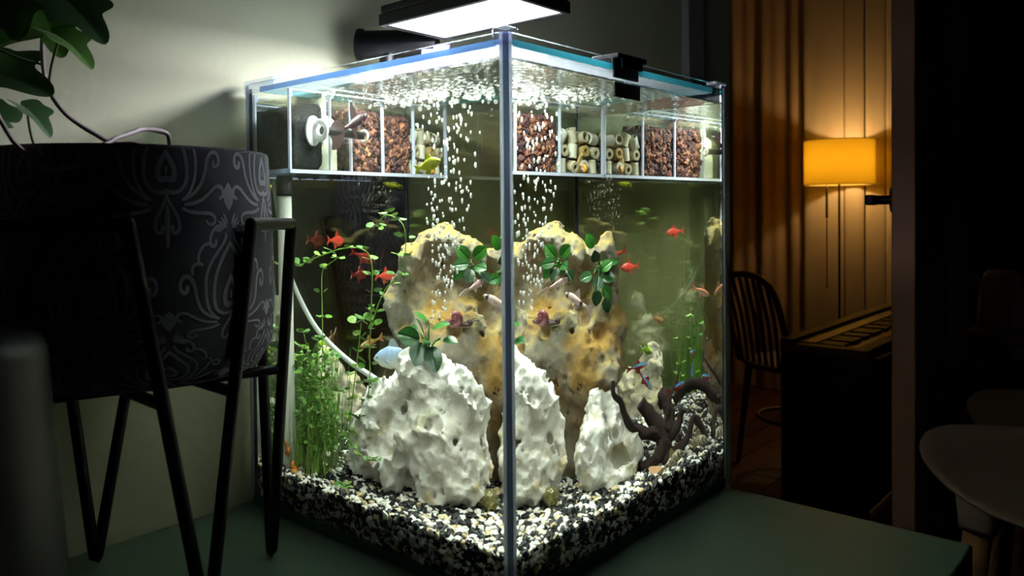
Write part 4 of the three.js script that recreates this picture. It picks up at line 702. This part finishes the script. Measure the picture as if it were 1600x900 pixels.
{
  const t = thing('bushy_water_plant', 'dense feathery bright green water plant growing from the gravel beside the white pipe', 'water plant', [0, 0, 0]);
  const tops = [[-0.271, 0.148, -0.066], [-0.252, 0.145, -0.066], [-0.226, 0.131, -0.062], [-0.212, 0.105, -0.052], [-0.262, 0.105, -0.058], [-0.24, 0.11, -0.05], [-0.232, 0.088, -0.045], [-0.255, 0.09, -0.046]];
  for (let i = 0; i < tops.length; i++) { const b = [-0.243 + rr(-0.012, 0.012), 0.034, -0.042 + rr(-0.010, 0.010)], e = tops[i]; vine(t, [b, [lerp(b[0], e[0], 0.2) + rr(-0.004, 0.004), lerp(b[1], e[1], 0.4), lerp(b[2], e[2], 0.3)], [lerp(b[0], e[0], 0.7) + rr(-0.006, 0.006), lerp(b[1], e[1], 0.75), lerp(b[2], e[2], 0.7)], e], 0.0165, 1.1); }
  const threads = [];
  for (let i = 0; i < 150; i++) {
    const b = [-0.245 + rr(-0.028, 0.026), 0.034, -0.045 + rr(-0.022, 0.02)], h = rr(0.012, 0.075), dx = rr(-0.014, 0.014), dz = rr(-0.010, 0.010);
    threads.push(taper([b, [b[0] + dx * 0.4, b[1] + h * 0.5, b[2] + dz * 0.4], [b[0] + dx, b[1] + h, b[2] + dz]], (s) => 0.0005 - 0.0003 * s, 6, 4));
  }
  tag(obj('fine_stems', threads, LEAFM[1], t), null, null, null, 'stuff');
  const leaves = [];
  for (let i = 0; i < 520; i++) { const q = smallLeaf.clone(), s = rr(0.4, 0.85); q.scale(s, s, s).rotateX(rr(-0.9, 0.9)).rotateY(rnd() * 6.28).rotateZ(rr(-0.8, 0.8)); const a = rnd() * 6.28, r = Math.sqrt(rnd()) * 0.03; q.translate(-0.247 + Math.cos(a) * r, rr(0.05, 0.14), -0.052 + Math.sin(a) * r * 0.75); leaves.push(q); }
  tag(obj('small_leaves', leaves, LEAFM[0], t), null, null, null, 'stuff');
  const r = thing('rear_water_plant', 'fine green water plant low behind the white pipe near the tank wall', 'water plant', [0, 0, 0]);
  const th2 = [];
  for (let i = 0; i < 120; i++) { const b = [-0.28 + rr(-0.010, 0.012), 0.034, -0.09 + rr(-0.05, 0.03)], h = rr(0.03, 0.10), dx = rr(-0.004, 0.012), dz = rr(-0.012, 0.012); th2.push(taper([b, [b[0] + dx * 0.4, b[1] + h * 0.5, b[2] + dz * 0.4], [b[0] + dx, b[1] + h, b[2] + dz]], (s) => 0.0006 - 0.0004 * s, 6, 4)); }
  tag(obj('fine_stems', th2, LEAFM[0], r), null, null, null, 'stuff');
  for (let i = 0; i < 4; i++) { const x = -0.276 + rr(-0.006, 0.01), z = -0.06 - i * 0.03; vine(r, [[x, 0.034, z], [x + 0.004, 0.07, z + 0.004], [x + 0.002, 0.10 + rnd() * 0.03, z]], 0.012, 1.0); }
  const s = thing('sprig', 'tiny green plant sprig lying on the front gravel', 'water plant', [0, 0, 0]);
  vine(s, [[-0.200, 0.036, -0.022], [-0.19, 0.0405, -0.020], [-0.18, 0.0395, -0.018]], 0.006, 0.75);
  const s2 = thing('sprig', 'thin leafy runner crossing the lower left of the white rock', 'water plant', [0, 0, 0]);
  vine(s2, [[-0.21, 0.078, -0.048], [-0.19, 0.068, -0.043], [-0.172, 0.060, -0.040], [-0.158, 0.062, -0.039]], 0.008, 0.8);
}
function broadPlant(name, label, rows) { // leaves: [base, tip direction, face, length]
  const t = thing(name, label, 'water plant', [0, 0, 0]);
  const g = leafGeo((a) => { const b = Math.abs(a); return 0.5 * (0.80 + 0.20 * Math.cos(b)) * (b < 0.5 ? 1 + 0.14 * (1 - b / 0.5) : 1); }, 6, 44, (x, z) => 0.28 * z * z - 0.16 * x * x - 0.03 * Math.exp(-z * z * 900), 0.02);
  const mats = [phys(new THREE.Color(0.014, 0.10, 0.012), 0.32, { transmission: 0.15, thickness: 0 }), phys(new THREE.Color(0.04, 0.22, 0.018), 0.32, { transmission: 0.25, thickness: 0 }), phys(new THREE.Color(0.007, 0.048, 0.010), 0.34, { transmission: 0.1, thickness: 0 })];
  rows.leaves.forEach(([p, tip, face, L, k]) => {
    const l = obj('leaf', g, mats[k ?? 0], t); lay(l, p, tip, face); l.scale.set(L, L, L * 0.82);
    const X = V(...tip).normalize(), b = V(...p).addScaledVector(X, -L * 0.48), r = V(...rows.root);
    obj('petiole', taper([r.toArray(), [lerp(r.x, b.x, 0.5), lerp(r.y, b.y, 0.5) + 0.003, lerp(r.z, b.z, 0.5)], b.toArray()], 0.0008, 10, 6), mats[1], t);
  });
  obj('rhizome', taper([[rows.root[0] - 0.008, rows.root[1] - 0.002, rows.root[2] + 0.002], rows.root, [rows.root[0] + 0.008, rows.root[1] - 0.001, rows.root[2] - 0.003]], 0.0022, 12, 8), std(new THREE.Color(0.06, 0.12, 0.03), 0.7), t);
}
broadPlant('anubias', 'small dark green broad-leaved plant sitting on top of the white rock', { root: [-0.124, 0.1445, -0.078], leaves: [
  [[-0.140, 0.1565, -0.075], [-0.8, 0.2, 0.5], [0.35, 0.3, 0.8], 0.024, 0], [[-0.128, 0.165, -0.074], [-0.1, 0.5, 0.3], [0.2, 0.9, 0.2], 0.016, 1], [[-0.131, 0.172, -0.08], [-0.4, 0.3, 0.2], [0.1, 1, 0.2], 0.015, 1],
  [[-0.113, 0.167, -0.078], [0.8, 0.3, -0.3], [-0.2, 0.9, 0.4], 0.019, 1], [[-0.126, 0.149, -0.066], [0.1, -0.6, 0.5], [0.4, 0.4, 0.8], 0.025, 2], [[-0.112, 0.1465, -0.066], [0.5, -0.75, 0.3], [0.5, 0.3, 0.75], 0.025, 2],
  [[-0.104, 0.1575, -0.08], [0.9, -0.05, -0.1], [0.1, 0.9, 0.4], 0.016, 0], [[-0.145, 0.162, -0.084], [-0.9, 0.1, -0.2], [0.0, 0.95, 0.3], 0.017, 0], [[-0.118, 0.156, -0.07], [0.3, 0.1, 0.8], [0.3, 0.7, 0.6], 0.02, 0],
] });
broadPlant('anubias', 'broad-leaved green plant rooted in the niche of the tall rock', { root: [-0.117, 0.205, -0.142], leaves: [
  [[-0.118, 0.2205, -0.131], [-0.4, 0.5, 0.3], [0.5, 0.35, 0.8], 0.0175, 1], [[-0.108, 0.221, -0.138], [0.6, 0.5, -0.2], [0.6, 0.3, 0.7], 0.017, 1], [[-0.117, 0.213, -0.127], [-0.6, -0.1, 0.5], [0.5, 0.5, 0.7], 0.016, 0], [[-0.106, 0.211, -0.136], [0.7, -0.1, 0.2], [0.4, 0.5, 0.7], 0.016, 0], [[-0.112, 0.2055, -0.130], [0.1, -0.7, 0.5], [0.5, 0.3, 0.7], 0.015, 2], [[-0.121, 0.206, -0.128], [-0.6, -0.6, 0.3], [0.4, 0.3, 0.8], 0.014, 1], [[-0.104, 0.2035, -0.141], [0.6, -0.5, 0], [0.5, 0.4, 0.7], 0.014, 2],
] });
broadPlant('anubias', 'broad-leaved green plant hanging down the outer edge of the tall rock', { root: [-0.108, 0.205, -0.187], leaves: [
  [[-0.109, 0.2275, -0.174], [-0.2, 0.7, 0.3], [0.6, 0.4, 0.6], 0.016, 1], [[-0.106, 0.2145, -0.178], [0.3, 0.5, 0.3], [0.7, 0.4, 0.5], 0.015, 2], [[-0.100, 0.207, -0.186], [0.4, 0.4, -0.5], [0.7, 0.5, 0.4], 0.016, 1], [[-0.100, 0.198, -0.189], [0.5, -0.1, -0.5], [0.7, 0.5, 0.4], 0.017, 0], [[-0.101, 0.1955, -0.177], [0.2, -0.5, 0.3], [0.8, 0.2, 0.5], 0.017, 2], [[-0.100, 0.187, -0.187], [0.3, -0.5, -0.3], [0.75, 0.3, 0.5], 0.016, 1], [[-0.104, 0.183, -0.178], [0.0, -0.7, 0.2], [0.7, 0.2, 0.6], 0.016, 2], [[-0.096, 0.1765, -0.184], [0.2, -0.8, -0.1], [0.8, 0.3, 0.5], 0.015, 2], [[-0.107, 0.2, -0.168], [-0.3, -0.2, 0.6], [0.7, 0.4, 0.5], 0.015, 0], [[-0.1, 0.21, -0.195], [0.3, 0.2, -0.8], [0.4, 0.7, 0.4], 0.015, 0],
] });
// ---------------------------------------------------------------- fish, snails
// profile rows: [u from tail to nose, top, bottom, half width] in body lengths
function fishBody(L, prof, color) {
  const n = 34, k = 20, pos = [], idx = [], col = [], at = (u) => { let i = 0; while (i < prof.length - 2 && u > prof[i + 1][0]) i++; const a = prof[i], b = prof[i + 1], t = clamp((u - a[0]) / (b[0] - a[0]), 0, 1), s = t * t * (3 - 2 * t) * 0.5 + t * 0.5; return [1, 2, 3].map((q) => lerp(a[q], b[q], s)); };
  for (let i = 0; i <= n; i++) { const u = i / n, [top, bot, w] = at(u); for (let j = 0; j < k; j++) { const a = (j / k) * Math.PI * 2, s = Math.sin(a), y = s > 0 ? s * top : s * -bot * 1, z = Math.cos(a) * w; pos.push((u - 0.5) * L, (s > 0 ? s * top : s * Math.abs(bot)) * L, z * L); col.push(...color(u, s, Math.cos(a))); } }
  for (let i = 0; i < n; i++) for (let j = 0; j < k; j++) { const a = i * k + j, b = i * k + (j + 1) % k; idx.push(a, b, a + k, a + k, b, b + k); }
  for (const i of [0, n]) { const o = pos.length / 3; pos.push((i / n - 0.5) * L, 0, 0); col.push(...color(i / n, 0, 1)); for (let j = 0; j < k; j++) { const a = i * k + j, b = i * k + (j + 1) % k; i ? idx.push(o, a, b) : idx.push(o, b, a); } }
  return geo(pos, idx, null, col);
}
function fin(pts, L, z = 0, thick = 0.0005) {
  const s = new THREE.Shape(); s.moveTo(pts[0][0] * L, pts[0][1] * L); const c = []; for (let i = 1; i < pts.length; i++) c.push(new THREE.Vector2(pts[i][0] * L, pts[i][1] * L)); s.splineThru(c); s.closePath();
  return new THREE.ExtrudeGeometry(s, { depth: thick, bevelEnabled: false, curveSegments: 8 }).translate(0, 0, z - thick / 2);
}
const PROF = {
  tetra: [[0, 0.05, 0.05, 0.02], [0.12, 0.06, 0.06, 0.03], [0.35, 0.14, 0.15, 0.06], [0.6, 0.19, 0.19, 0.085], [0.8, 0.155, 0.15, 0.085], [0.93, 0.085, 0.075, 0.06], [1, 0.015, 0.012, 0.015]],
  slim: [[0, 0.045, 0.045, 0.02], [0.15, 0.055, 0.055, 0.03], [0.4, 0.11, 0.11, 0.06], [0.65, 0.14, 0.13, 0.08], [0.85, 0.11, 0.10, 0.075], [0.95, 0.065, 0.055, 0.05], [1, 0.012, 0.012, 0.012]],
  deep: [[0, 0.06, 0.06, 0.025], [0.1, 0.08, 0.09, 0.04], [0.35, 0.20, 0.21, 0.08], [0.6, 0.235, 0.235, 0.10], [0.8, 0.17, 0.18, 0.09], [0.93, 0.09, 0.09, 0.06], [1, 0.02, 0.015, 0.02]],
  catfish: [[0, 0.05, 0.04, 0.025], [0.15, 0.07, 0.06, 0.045], [0.4, 0.15, 0.10, 0.10], [0.62, 0.21, 0.11, 0.135], [0.8, 0.19, 0.10, 0.13], [0.92, 0.12, 0.08, 0.09], [1, 0.03, 0.04, 0.04]],
};
const EYE = std(0x050505, 0.15), IRIS = std(0xc9c4b0, 0.3);
function fish(name, label, group, L, S) {
  const t = thing(name, label, 'fish', [0, 0, 0], group);
  const prof = PROF[S.shape], bm = phys(0xffffff, 0.32, { vertexColors: true, emissive: new THREE.Color(0, 0, 0) }), fm = phys(new THREE.Color(...S.fin), 0.45, { transmission: S.finClear ?? 0.4, thickness: 0 }), lm = S.tail ? phys(new THREE.Color(...S.tail), 0.45, { transmission: S.finClear ?? 0.4, thickness: 0 }) : fm;
  obj('body', fishBody(L, prof, S.color), bm, t);
  const k = S.finSize ?? 1;
  obj('tail_fin', fin(S.tailShape ?? [[-0.48, 0.03], [-0.58, 0.08], [-0.74, 0.17], [-0.70, 0.06], [-0.66, 0], [-0.70, -0.06], [-0.74, -0.17], [-0.58, -0.08], [-0.48, -0.03]], L), lm, t);
  const top = prof[3][1], bot = prof[3][2];
  obj('dorsal_fin', fin([[0.10, top * 0.9], [0.06, top + 0.08 * k], [-0.02, top + 0.15 * k], [-0.10, top + 0.09 * k], [-0.16, top * 0.62], [-0.04, top * 0.72]], L), fm, t);
  obj('anal_fin', fin([[0.02, -bot * 0.85], [-0.06, -bot - 0.06 * k], [-0.14, -bot - 0.11 * k], [-0.24, -bot * 0.75], [-0.30, -bot * 0.42], [-0.12, -bot * 0.6]], L), fm, t);
  for (const s of [1, -1]) {
    const p = obj('pectoral_fin', fin([[0, 0], [-0.06, 0.03], [-0.14, 0.02 - 0.03 * k], [-0.13, -0.05 * k], [-0.05, -0.04]], L), fm, t); p.position.set(0.20 * L, -0.05 * L, s * 0.085 * L); p.rotation.set(s * 0.5, s * 0.5, 0);
    const e = obj('eye', new THREE.SphereGeometry(0.034 * L, 14, 10), IRIS, t); e.position.set(0.385 * L, 0.03 * L, s * 0.058 * L); e.scale.z = 0.6;
    const pu = obj('pupil', new THREE.SphereGeometry(0.02 * L, 12, 8), EYE, e); pu.position.z = s * 0.022 * L;
  }
  return t;
}
function swim(t, p, h, roll = 0) { const X = V(...h).normalize(), Z = X.clone().cross(V(0, 1, 0)).normalize(), Y = Z.clone().cross(X); t.position.set(...p); t.quaternion.setFromRotationMatrix(new THREE.Matrix4().makeBasis(X, Y, Z)); if (roll) t.rotateX(roll); return t; }
function again(src, label) { const c = src.clone(); c.name = numbered(src.name.replace(/_\d+$/, '')); c.userData = { ...src.userData, label }; scene.add(c); return c; }
{
  const S = { shape: 'tetra', fin: [0.62, 0.06, 0.03], color: (u, s) => mix3([0.62, 0.055, 0.03], [0.70, 0.12, 0.06], clamp(-s, 0, 1)) };
  const a = swim(fish('red_fish', 'red fish hovering close to the tank wall, the foremost of the three plain red fish', 'plain red fish', 0.027, S), [-0.281, 0.229, -0.142], [-0.06, -0.06, -1]);
  swim(again(a, 'red fish low beside the tall rock, the lowest of the three plain red fish'), [-0.277, 0.1925, -0.229], [0.05, -0.03, -1]);
  swim(again(a, 'red fish tilted upward near the rear corner of the tank'), [-0.248, 0.207, -0.279], [-0.5, -0.35, -0.8]);
}
swim(fish('brown_fish', 'orange-brown slender fish behind the green water plant', null, 0.026, { shape: 'slim', fin: [0.45, 0.2, 0.08], color: (u, s) => mix3([0.36, 0.17, 0.06], [0.25, 0.14, 0.05], clamp(s, 0, 1)) }), [-0.268, 0.131, -0.184], [-0.3, -0.25, 0.9]);
swim(fish('blue_gourami', 'pale blue deep-bodied fish peering out behind the white rock', null, 0.042, { shape: 'deep', fin: [0.6, 0.66, 0.72], color: (u, s) => { let c = mix3([0.36, 0.52, 0.80], [0.72, 0.72, 0.62], clamp(0.35 - s * 0.9 + (u > 0.72 ? 0.1 : 0), 0, 1)); return Math.sin(u * 46) > 0.5 ? mix3(c, [0.5, 0.6, 0.75], 0.25) : c; } }), [-0.193, 0.131, -0.121], [-0.88, -0.12, 0.28]);
swim(fish('yellow_fish', 'bright yellow fish before the filter box at the left of the bubbles', null, 0.022, { shape: 'deep', fin: [0.66, 0.68, 0.02], tail: [0.6, 0.62, 0.04], finClear: 0.5, color: (u, s) => mix3([0.72, 0.74, 0.02], [0.5, 0.6, 0.02], clamp(s, 0, 1)) }), [-0.118, 0.2915, -0.075], [0.96, 0.22, -0.1]);
swim(fish('betta', 'dark maroon long-finned fish in front of the filter pump', null, 0.036, { shape: 'slim', fin: [0.014, 0.001, 0.004], tail: [0.02, 0.0012, 0.004], finClear: 0, finSize: 2.4, tailShape: [[-0.46, 0.04], [-0.56, 0.16], [-0.72, 0.3], [-0.95, 0.26], [-1.12, 0.10], [-1.08, -0.1], [-1.15, -0.3], [-0.85, -0.34], [-0.62, -0.2], [-0.46, -0.04]], color: (u, s) => mix3([0.018, 0.002, 0.007], [0.011, 0.003, 0.009], u) }), [-0.2235, 0.3335, -0.102], [0.15, 0.35, -0.9]);
{
  const S = { shape: 'slim', fin: [0.74, 0.62, 0.52], finClear: 0.5, tailShape: [[-0.48, 0.03], [-0.62, 0.07], [-0.95, 0.05], [-1.15, -0.02], [-1.0, -0.07], [-0.62, -0.06], [-0.48, -0.03]], color: (u, s) => { const c = mix3([0.50, 0.25, 0.28], [0.72, 0.58, 0.54], clamp(0.4 - s * 0.8, 0, 1)); return Math.abs(Math.sin(s * 5.5)) > 0.72 ? mix3(c, [0.75, 0.62, 0.6], 0.7) : c; } };
  swim(fish('striped_guppy', 'pink and white striped guppy with a long tail above the purple snail', null, 0.023, S), [-0.1045, 0.197, -0.1295], [0.10, 0.28, -1]);
  swim(fish('pale_pink_fish', 'pale pink black-spotted long-finned fish beside the purple snail at the tall rock', null, 0.027, { shape: 'slim', fin: [0.72, 0.58, 0.55], finClear: 0.5, finSize: 1.5, color: (u, s) => { const c = mix3([0.66, 0.48, 0.44], [0.74, 0.6, 0.56], clamp(-s, 0, 1)); return (Math.abs(u - 0.22) < 0.05 || Math.abs(u - 0.84) < 0.045) ? [0.03, 0.03, 0.05] : c; } }), [-0.0885, 0.1835, -0.1375], [-0.75, 0.35, 0.3]);
}
swim(fish('orange_fish', 'pale orange fish with a dark side stripe at the right rear pane', null, 0.024, { shape: 'slim', fin: [0.72, 0.3, 0.16], tail: [0.75, 0.25, 0.12], color: (u, s) => (s > -0.05 && s < 0.3 ? [0.16, 0.05, 0.03] : s > 0 ? [0.75, 0.28, 0.14] : [0.78, 0.55, 0.42]) }), [-0.026, 0.180, -0.281], [0.2, -0.35, -0.95]);
{
  const S = { shape: 'tetra', fin: [0.45, 0.66, 0.08], finClear: 0.5, color: (u, s) => { const c = mix3([0.42, 0.66, 0.04], [0.60, 0.74, 0.08], clamp(-s, 0, 1)); return Math.abs(Math.sin(s * 6 + 0.4)) > 0.8 ? mix3(c, [0.12, 0.3, 0.02], 0.7) : c; } };
  const a = swim(fish('green_fish', 'lime green striped fish swimming level between the tall rock and the rear pane', 'lime green fish', 0.0225, S), [-0.193, 0.1115, -0.2685], [1, -0.02, -0.12]);
  swim(again(a, 'lime green fish curved upward, the higher of the two lime green fish'), [-0.12, 0.148, -0.2185], [-0.15, -0.75, 0.35]);
}
{
  const S = { shape: 'slim', fin: [0.5, 0.10, 0.08], finClear: 0.6, tail: [0.5, 0.06, 0.05], color: (u, s) => (s > 0.02 && s < 0.62 && u > 0.12 ? [0.01, 0.42, 0.75] : s <= 0.02 ? (u < 0.72 ? [0.55, 0.03, 0.03] : [0.5, 0.35, 0.3]) : [0.03, 0.03, 0.14]) };
  const a = swim(fish('neon_tetra', 'blue and red neon fish swimming level, topmost of the three over the driftwood', 'blue and red neon fish', 0.0215, S), [-0.119, 0.1115, -0.25], [0.5, 0.12, -0.8]);
  swim(again(a, 'blue and red neon fish diving steeply, in the middle of the three over the driftwood'), [-0.114, 0.0965, -0.2565], [0.35, -0.72, -0.5]);
  swim(again(a, 'blue and red neon fish tilted up slightly, lowest of the three over the driftwood twig'), [-0.067, 0.0935, -0.270], [0.2, 0.2, -0.85]);
}
{
  const S = { shape: 'catfish', fin: [0.5, 0.4, 0.16], finClear: 0.4, color: (u, s, z) => (Math.sin(u * 60 + Math.sin(s * 9) * 2.2) * Math.sin(s * 16 + 1.2 * Math.sin(u * 26)) > 0.02 ? [0.045, 0.04, 0.035] : [0.52, 0.46, 0.30]) };
  const a = swim(fish('patterned_catfish', 'small dark-patterned catfish resting on the gravel before the driftwood', 'patterned catfish', 0.032, S), [-0.0205, 0.0415, -0.222], [0.05, 0.22, -1]);
  swim(again(a, 'small dark-patterned catfish resting behind, close to the right rear corner'), [-0.032, 0.0445, -0.2745], [0.3, -0.1, -0.8]);
}
// spiral snail shells
function shell(R, turns, flat, grow = 0.2) {
  const n = Math.round(turns * 30), k = 16, pos = [], idx = [], uv = [];
  for (let i = 0; i <= n; i++) {
    const th = (i / n) * turns * 6.283, s = Math.exp(-grow * (turns * 6.283 - th)), cr = R * 0.50 * s, tr = R * 0.52 * s, y = flat * R * (1 - s);
    for (let j = 0; j <= k; j++) { const a = (j / k) * 6.283, q = cr + tr * Math.cos(a); pos.push(q * Math.cos(th), y + tr * Math.sin(a) * 0.95, q * Math.sin(th)); uv.push(j / k, i / 12); }
  }
  for (let i = 0; i < n; i++) for (let j = 0; j < k; j++) { const a = i * (k + 1) + j, b = a + k + 1; idx.push(a, a + 1, b, b, a + 1, b + 1); }
  const o = pos.length / 3, last = n * (k + 1); const th = turns * 6.283; pos.push(R * 0.5 * Math.cos(th), 0, R * 0.5 * Math.sin(th)); uv.push(0, 0); for (let j = 0; j < k; j++) idx.push(o, last + j, last + j + 1);
  return geo(pos, idx, uv);
}
function snail(label, p, size, shellColor, bodyColor, X, Y) {
  const t = thing('snail', label, 'snail', p); const x = V(...X).normalize(), y = V(...Y); y.addScaledVector(x, -y.dot(x)).normalize(); t.quaternion.setFromRotationMatrix(new THREE.Matrix4().makeBasis(x, y, x.clone().cross(y)));
  const bands = texture(8, 128, (u, v) => mix3(shellColor[0], shellColor[1], clamp(0.5 + 0.5 * Math.sin(v * 40) + 0.4 * noise(v * 30, u * 3, 2), 0, 1)), true);
  const sh = obj('shell', shell(size, 3.4, 0.75), phys(0xffffff, 0.28, { map: bands, clearcoat: 0.5 }), t); sh.rotation.set(Math.PI / 2, 0, 0.4); sh.position.set(-0.1 * size, 0.62 * size, 0);
  const bm = std(new THREE.Color(...bodyColor), 0.6), g = new THREE.SphereGeometry(1, 24, 16).scale(1.15 * size, 0.22 * size, 0.5 * size).translate(0.1 * size, 0.1 * size, 0);
  obj('foot', g, bm, t);
  const hd = obj('head', new THREE.SphereGeometry(0.26 * size, 18, 12).translate(1.15 * size, 0.24 * size, 0), bm, t);
  for (const s of [1, -1]) obj('tentacle', taper([[1.25 * size, 0.3 * size, s * 0.12 * size], [1.5 * size, 0.5 * size, s * 0.25 * size], [1.8 * size, 0.55 * size, s * 0.4 * size]], (q) => 0.05 * size * (1 - 0.7 * q), 10, 6), bm, hd);
}
snail('purple banded snail on the ledge of the tall rock below the bubbles', [-0.1235, 0.1645, -0.1245], 0.0112, [[0.50, 0.22, 0.28], [0.66, 0.40, 0.44]], [0.10, 0.06, 0.06], [0.6, -0.1, -0.7], [0.1, 1, 0.1]);
snail('golden yellow snail clinging low in the filter compartment of cream rings', [-0.2470, 0.3000, -0.264], 0.0095, [[0.74, 0.47, 0.08], [0.85, 0.62, 0.20]], [0.45, 0.30, 0.10], [0.1, 1, -0.2], [0.9, 0.1, -0.3]);
snail('small orange snail at the foot of the white pipe, the lower of two', [-0.252, 0.0365, -0.0215], 0.0072, [[0.86, 0.47, 0.06], [0.94, 0.58, 0.12]], [0.6, 0.3, 0.05], [0.3, -0.1, 0.7], [0.2, 1, 0.1]);
snail('small orange snail on the side of the white pipe, the upper of two', [-0.2635, 0.052, -0.0235], 0.0062, [[0.74, 0.36, 0.05], [0.85, 0.46, 0.10]], [0.5, 0.25, 0.05], [-0.2, 0.8, 0.1], [0.3, 0.2, 0.9]);
// air bubbles
{
  const g = new THREE.SphereGeometry(1, 14, 10), m = phys(0xffffff, 0.25, { transmission: 0.35, thickness: 0 });
  for (let i = 0; i < 200; i++) {
    const s = rnd(), y = 0.168 + 0.178 * Math.pow(s, 0.85), w = 0.010 + 0.024 * s, a = rnd() * 6.283, q = Math.sqrt(rnd()) * w, r = rr(0.0007, 0.00125);
    const b = tag(obj('air_bubble', g, m), 'small white air bubble rising in the stream above the purple snail', 'bubble', 'air bubbles rising over the tall rock');
    b.position.set(-0.131 + 0.010 * s + Math.cos(a) * q, y, -0.114 + Math.sin(a) * q); b.scale.set(r, r * rr(1.3, 2.2), r);
  }
  const n = 330, im = new THREE.InstancedMesh(new THREE.SphereGeometry(1, 16, 12), phys(0xffffff, 0.03, { transmission: 0.95, thickness: 0, ior: 1.6 }), n), mt = new THREE.Matrix4();
  im.name = 'bubble_froth'; tag(im, 'froth of clear bubbles floating under the water surface above the bubble stream', 'froth', null, 'stuff');
  for (let i = 0; i < n; i++) {
    const near = i < 230, a = rnd() * 6.283, q = Math.pow(rnd(), 0.7) * (near ? 0.085 : 0.19); let x = -0.125 + Math.cos(a) * q, z = -0.11 + Math.sin(a) * q;
    x = clamp(x, -0.235, -0.0075); z = clamp(z, -0.29, -0.0075); const r = rr(0.0010, near ? 0.0026 : 0.0019);
    mt.compose(V(x, WL - r * 0.75 - rnd() * rnd() * 0.006, z), new THREE.Quaternion(), V(r, r * 0.9, r)); im.setMatrixAt(i, mt);
  }
  scene.add(im);
}
// ---------------------------------------------------------------- lift everything so that the floor is at y = 0
for (const o of scene.children) o.position.y += LIFT;
camera.position.y += LIFT;
renderer.render(scene, camera);
